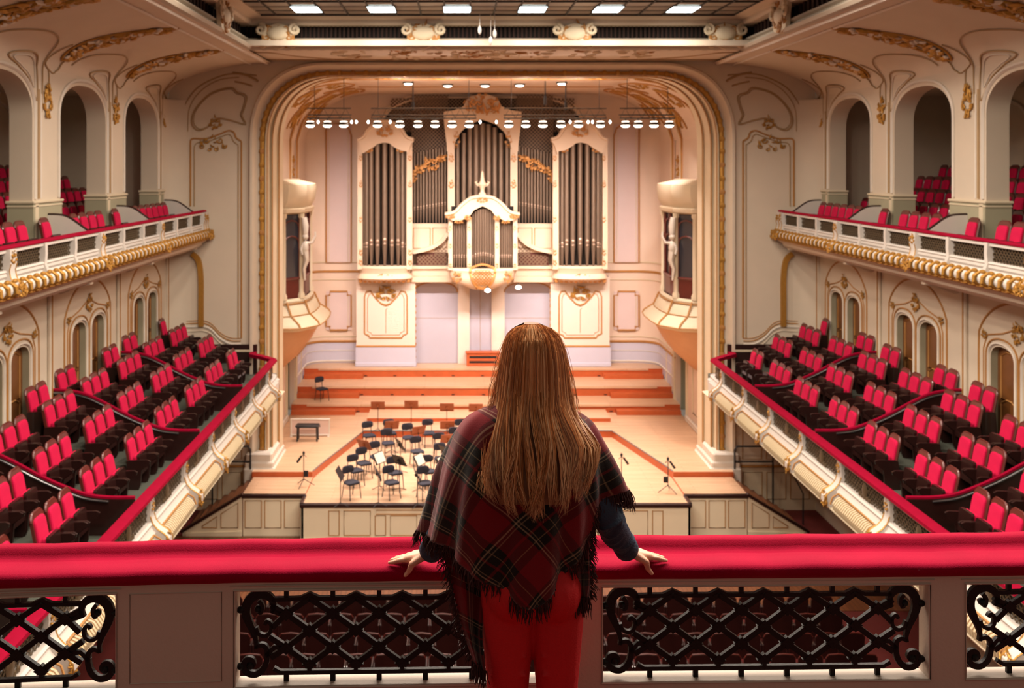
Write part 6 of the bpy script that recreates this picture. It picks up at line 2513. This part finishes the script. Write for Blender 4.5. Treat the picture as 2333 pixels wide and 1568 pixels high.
KEYS = [
    (-180, [(1212, 928, 3.385), (1212, 985, 3.43), (1212, 1060, 3.45), (1212, 1130, 3.45), (1212, 1200, 3.45)]),
    (-135, [(1150, 925, 3.35), (1070, 982, 3.40), (1015, 1080, 3.44), (998, 1150, 3.45), (985, 1205, 3.45)]),
    (-90, [(1140, 918, 3.31), (1060, 955, 3.32), (1018, 1035, 3.33), (999, 1115, 3.34), (976, 1222, 3.36)]),
    (-65, [(1150, 915, 3.27), (1078, 957, 3.245), (1040, 1055, 3.225), (1024, 1145, 3.225), (1012, 1245, 3.26)]),
    (-42, [(1170, 915, 3.25), (1115, 965, 3.205), (1085, 1090, 3.165), (1072, 1190, 3.155), (1062, 1295, 3.175)]),
    (-20, [(1190, 915, 3.24), (1160, 972, 3.19), (1146, 1110, 3.145), (1140, 1230, 3.135), (1138, 1345, 3.14)]),
    (0, [(1212, 915, 3.24), (1212, 976, 3.18), (1212, 1120, 3.135), (1212, 1260, 3.125), (1212, 1386, 3.13)]),
    (22, [(1238, 915, 3.24), (1260, 974, 3.19), (1272, 1100, 3.15), (1278, 1220, 3.145), (1282, 1322, 3.16)]),
    (45, [(1258, 915, 3.25), (1300, 966, 3.215), (1320, 1070, 3.195), (1330, 1160, 3.195), (1330, 1235, 3.215)]),
    (66, [(1275, 918, 3.27), (1330, 958, 3.255), (1358, 1022, 3.24), (1374, 1080, 3.235), (1384, 1140, 3.235)]),
    (90, [(1282, 922, 3.31), (1344, 960, 3.31), (1376, 1014, 3.31), (1406, 1068, 3.315), (1430, 1118, 3.32)]),
    (135, [(1272, 925, 3.345), (1330, 980, 3.40), (1358, 1045, 3.42), (1380, 1100, 3.43), (1396, 1150, 3.43)]),
]
NU, NV = 120, 40


def key_point(phi, t):
    n = len(KEYS)
    # catmull-rom over phi (closed), then over t
    ks = [k[0] for k in KEYS] + [180]
    i = max(j for j in range(n) if ks[j] <= phi + 1e-9)
    i = min(i, n - 1)
    f = (phi - ks[i]) / (ks[i + 1] - ks[i])

    def row(j):
        pts = KEYS[j % n][1]
        q = t * 4
        a = min(3, int(q))
        g = q - a
        p0, p1, p2, p3 = pts[max(0, a - 1)], pts[a], pts[a + 1], pts[min(4, a + 2)]
        return [0.5 * (2 * B + (C_ - A) * g + (2 * A - 5 * B + 4 * C_ - D_) * g * g + (3 * B - A - 3 * C_ + D_) * g ** 3) for A, B, C_, D_ in zip(p0, p1, p2, p3)]
    r0, r1, r2, r3 = row(i - 1), row(i), row(i + 1), row(i + 2)
    v = [0.5 * (2 * B + (C_ - A) * f + (2 * A - 5 * B + 4 * C_ - D_) * f * f + (3 * B - A - 3 * C_ + D_) * f ** 3) for A, B, C_, D_ in zip(r0, r1, r2, r3)]
    p = at(v[0], v[1], v[2])
    # folds that open towards the hem
    w = t ** 1.5
    fold = .014 * sin(phi * PI / 180 * 9 + 1.2 * t) + .009 * sin(phi * PI / 180 * 17 + 2.0 + 2 * t)
    out = Vector((p.x - Xc, p.y - 3.30, 0))
    if out.length > 1e-4:
        out.normalize()
    return p + out * fold * w


def cloth_uv(phi, t, L):
    a = phi * PI / 180 * .52
    r = L
    x, y = r * sin(a), -r * cos(a)
    return ((x + y) * .7071, (x - y) * .7071)


mb = MB()
vs, uvs = [], []
for i in range(NU + 1):
    phi = -180 + 360 * i / NU
    L = .06
    last = None
    for j in range(NV + 1):
        t = j / NV
        p = key_point(min(phi, 179.999), t)
        if last is not None:
            L += (p - last).length
        last = p
        vs.append(p)
        uvs.append(cloth_uv(phi, t, L))
fs = [(i * (NV + 1) + j, (i + 1) * (NV + 1) + j, (i + 1) * (NV + 1) + j + 1, i * (NV + 1) + j + 1) for i in range(NU) for j in range(NV)]
mb.add(vs, fs)


def add_uv(o, uvs):
    lay_ = o.data.uv_layers.new(name='UVMap')
    for lp in o.data.loops:
        lay_.data[lp.index].uv = uvs[lp.vertex_index]


shawl = wobj('shawl', mb, TARTAN)
add_uv(shawl, uvs)
so = shawl.modifiers.new('thick', 'SOLIDIFY')
so.thickness = .006
so.offset = 0
# hanging ends of the shawl
FR = []        # fringe roots (point, direction, length)
for i in range(NU):
    for k in range(3):
        phi = -180 + 360 * (i + k / 3) / NU
        p = key_point(min(phi, 179.99), 1.0)
        q = key_point(min(phi, 179.99), .93)
        FR.append((p, (p - q).normalized(), .045))


def tail(name, quad, yt, yb, nx=10, ny=24, seed=0):
    """quad: four corners in the photograph (top left, top right, bottom right, bottom left)"""
    vs, uvs = [], []
    for i in range(nx + 1):
        for j in range(ny + 1):
            u, v = i / nx, j / ny
            px = (quad[0][0] * (1 - u) + quad[1][0] * u) * (1 - v) + (quad[3][0] * (1 - u) + quad[2][0] * u) * v
            py = (quad[0][1] * (1 - u) + quad[1][1] * u) * (1 - v) + (quad[3][1] * (1 - u) + quad[2][1] * u) * v
            px += 5 * sin(v * 7 + seed) * v
            Y = yt + (yb - yt) * v + .014 * sin(u * 9 + seed + v * 2)
            vs.append(at(px, py, Y))
            uvs.append((u * .12 + v * .02, v * .42 + .03))
    m = MB()
    m.add(vs, [(i * (ny + 1) + j, (i + 1) * (ny + 1) + j, (i + 1) * (ny + 1) + j + 1, i * (ny + 1) + j + 1) for i in range(nx) for j in range(ny)])
    o = wobj(name, m, TARTAN, parent=shawl)
    add_uv(o, uvs)
    s2 = o.modifiers.new('thick', 'SOLIDIFY')
    s2.thickness = .006
    for i in range(nx * 4):
        u = i / (nx * 4)
        a = vs[min(nx, round(u * nx)) * (ny + 1) + ny]
        b = vs[min(nx, round(u * nx) + 0) * (ny + 1) + ny - 1]
        FR.append((a + P((R.uniform(-.006, .006), 0, 0)), P((0, 0, -1)), .05))
    for j in range(ny * 3):
        v = vs[min(ny, j // 3)]
        v2 = vs[nx * (ny + 1) + min(ny, j // 3)]
        FR.append((v, P((-.8, -.1, -.6)).normalized(), .035))
        if seed:
            FR.append((v2, P((.8, -.1, -.6)).normalized(), .03))


tail('shawl_end', [(1000, 1225), (1098, 1270), (1100, 1530), (1076, 1510)], 3.30, 3.215, seed=0)
tail('shawl_end', [(1290, 1150), (1352, 1150), (1340, 1365), (1312, 1365)], 3.235, 3.215, seed=2)
mb = MB()
R = random.Random(8)
for p, d, L in FR:
    for k in range(2):
        l = L * R.uniform(.6, 1.25)
        a = p + P((R.uniform(-.004, .004), R.uniform(-.004, .004), .003))
        e = a + d * l * .6 + P((R.uniform(-.012, .012), R.uniform(-.008, .008), -l * .5))
        mid = a.lerp(e, .5) + P((R.uniform(-.005, .005), R.uniform(-.004, .004), .002))
        mb.tube([a, mid, e], [.0022, .0018, .0008], 4)
FRINGE = mat('dark_red_fringe', '#33120f', .95, var=.5, vscale=60)
wobj('fringe', mb, FRINGE, parent=shawl)

# ---- hair
HAIR = bpy.data.materials.new('light_brown_hair')
HAIR.use_nodes = True
nt = HAIR.node_tree
bs = nt.nodes['Principled BSDF']
bs.inputs['Roughness'].default_value = .42
bs.inputs['Specular IOR Level'].default_value = .6
ge = nt.nodes.new('ShaderNodeNewGeometry')
rp = nt.nodes.new('ShaderNodeValToRGB')
rp.color_ramp.elements[0].color = lin('#80471f')
rp.color_ramp.elements[1].color = lin('#ffd3a0')
e_ = rp.color_ramp.elements.new(.55)
e_.color = lin('#c98a54')
nt.links.new(ge.outputs['Random Per Island'], rp.inputs[0])
nt.links.new(rp.outputs[0], bs.inputs['Base Color'])
# level: photo height, left edge, right edge, depth of the back surface, wrap towards the front
LEV = [(739, 1198, 1226, 3.285, .03), (746, 1172, 1252, 3.262, .06), (762, 1156, 1272, 3.238, .09), (790, 1147, 1284, 3.218, .11), (830, 1140, 1291, 3.208, .115), (870, 1135, 1294, 3.205, .11), (905, 1131, 1297, 3.198, .10),
       (940, 1126, 1301, 3.180, .085), (980, 1119, 1316, 3.155, .07), (1020, 1112, 1332, 3.135, .055), (1060, 1108, 1334, 3.12, .045), (1100, 1106, 1328, 3.108, .035), (1140, 1112, 1320, 3.10, .03), (1180, 1135, 1300, 3.095, .025), (1200, 1150, 1285, 3.093, .02)]


def lev(py):
    for a, b in zip(LEV[:-1], LEV[1:]):
        if py <= b[0]:
            t = max(0, (py - a[0]) / (b[0] - a[0]))
            return [x + (y - x) * t for x, y in zip(a, b)]
    return list(LEV[-1])


def hair_point(th, py, k=1.0, din=0.0):
    _, l, r, yb, wr = lev(py)
    c, hw = (l + r) / 2, (r - l) / 2 * k
    Y = yb + din + wr * (1 - cos(th)) * 1.0 + (.1 * max(0, abs(th) - PI / 2) if py < 900 else 0)
    return at(c + hw * sin(th) if abs(th) < PI / 2 else c + math.copysign(hw, th) * (1 - .1 * (abs(th) - PI / 2)), py, Y)


mb = MB()
rings = []
for a in [741] + [750, 775, 800, 830, 870, 905, 940, 980, 1020, 1060, 1100, 1130, 1150]:
    kk = .90 if a < 1100 else .8
    ring = [hair_point(-1.9 + 3.8 * i / 24, a, kk, .010) for i in range(25)]
    ring += [p + P((0, .03, 0)) if a > 930 else P((p.x, 3.36, p.z)) for p in reversed(ring)]
    rings.append(ring)
mb.loft(rings, True, True)
hair = wobj('hair', mb, mat('dark_hair_under', '#7a4722', .6, var=.3, vscale=30))
mb = MB()
R = random.Random(12)
for i in range(3600):
    th = R.uniform(-1, 1)
    th = 2.0 * math.copysign(abs(th) ** .9, th)
    tip = 1200 - 84 * abs(sin(th)) ** 1.6 - abs(R.gauss(0, 42))
    if R.random() < .12:
        tip -= R.uniform(40, 200)
    if abs(th) > 1.5:
        tip = min(tip, R.uniform(1000, 1130))
    start = R.choice((739, 739, 742, 748)) if R.random() < .85 else R.uniform(760, 860)
    n = 15
    ph, ph2 = R.uniform(0, 6.3), R.uniform(0, 6.3)
    clump = round(th * 7) / 7
    tip += 26 * sin(clump * 23.0) - 10
    amp = R.uniform(.2, 1.0)
    out = R.uniform(.94, 1.03)
    din = R.uniform(-.008, .012)
    rad = R.uniform(.0011, .0021)
    pts = []
    for j in range(n + 1):
        py = start + (tip - start) * (j / n) ** .9
        f = max(0, (py - 900) / 300)
        tt = th + (clump - th) * min(.9, f * 1.4) * amp
        p = hair_point(tt, py, out + .02 * f * sin(ph), din)
        p += P((.016 * f * sin(py / 50.0 + ph) + .030 * f * sin(py / 75.0 + clump * 9), -.008 * f * (1 + sin(py / 80.0 + ph2)), 0))
        # the wind-blown lock to the right
        if th > .7 and 930 < py:
            g = (py - 930) / 110.0
            p.x += .034 * math.exp(-((g - .75) ** 2) * 2.6) * (th - .5) * amp
        pts.append(p)
    mb.tube(pts, [rad * (1 if j < n - 3 else (n - j + .3) / 4) for j in range(n + 1)], 3, cap=False)
# flyaway strands
for i in range(70):
    sg = R.choice((-1, 1))
    th = sg * R.uniform(1.2, 1.6)
    start, tip = R.uniform(742, 900), R.uniform(950, 1150)
    b = R.uniform(.005, .03)
    pts = []
    for j in range(13):
        py = start + (tip - start) * j / 12
        p = hair_point(th, py)
        p.x += sg * b * sin(PI * j / 12 * R.uniform(.9, 1.0))
        pts.append(p)
    mb.tube(pts, .0007, 3, cap=False)
wobj('strands', mb, HAIR, parent=hair, smooth=80)
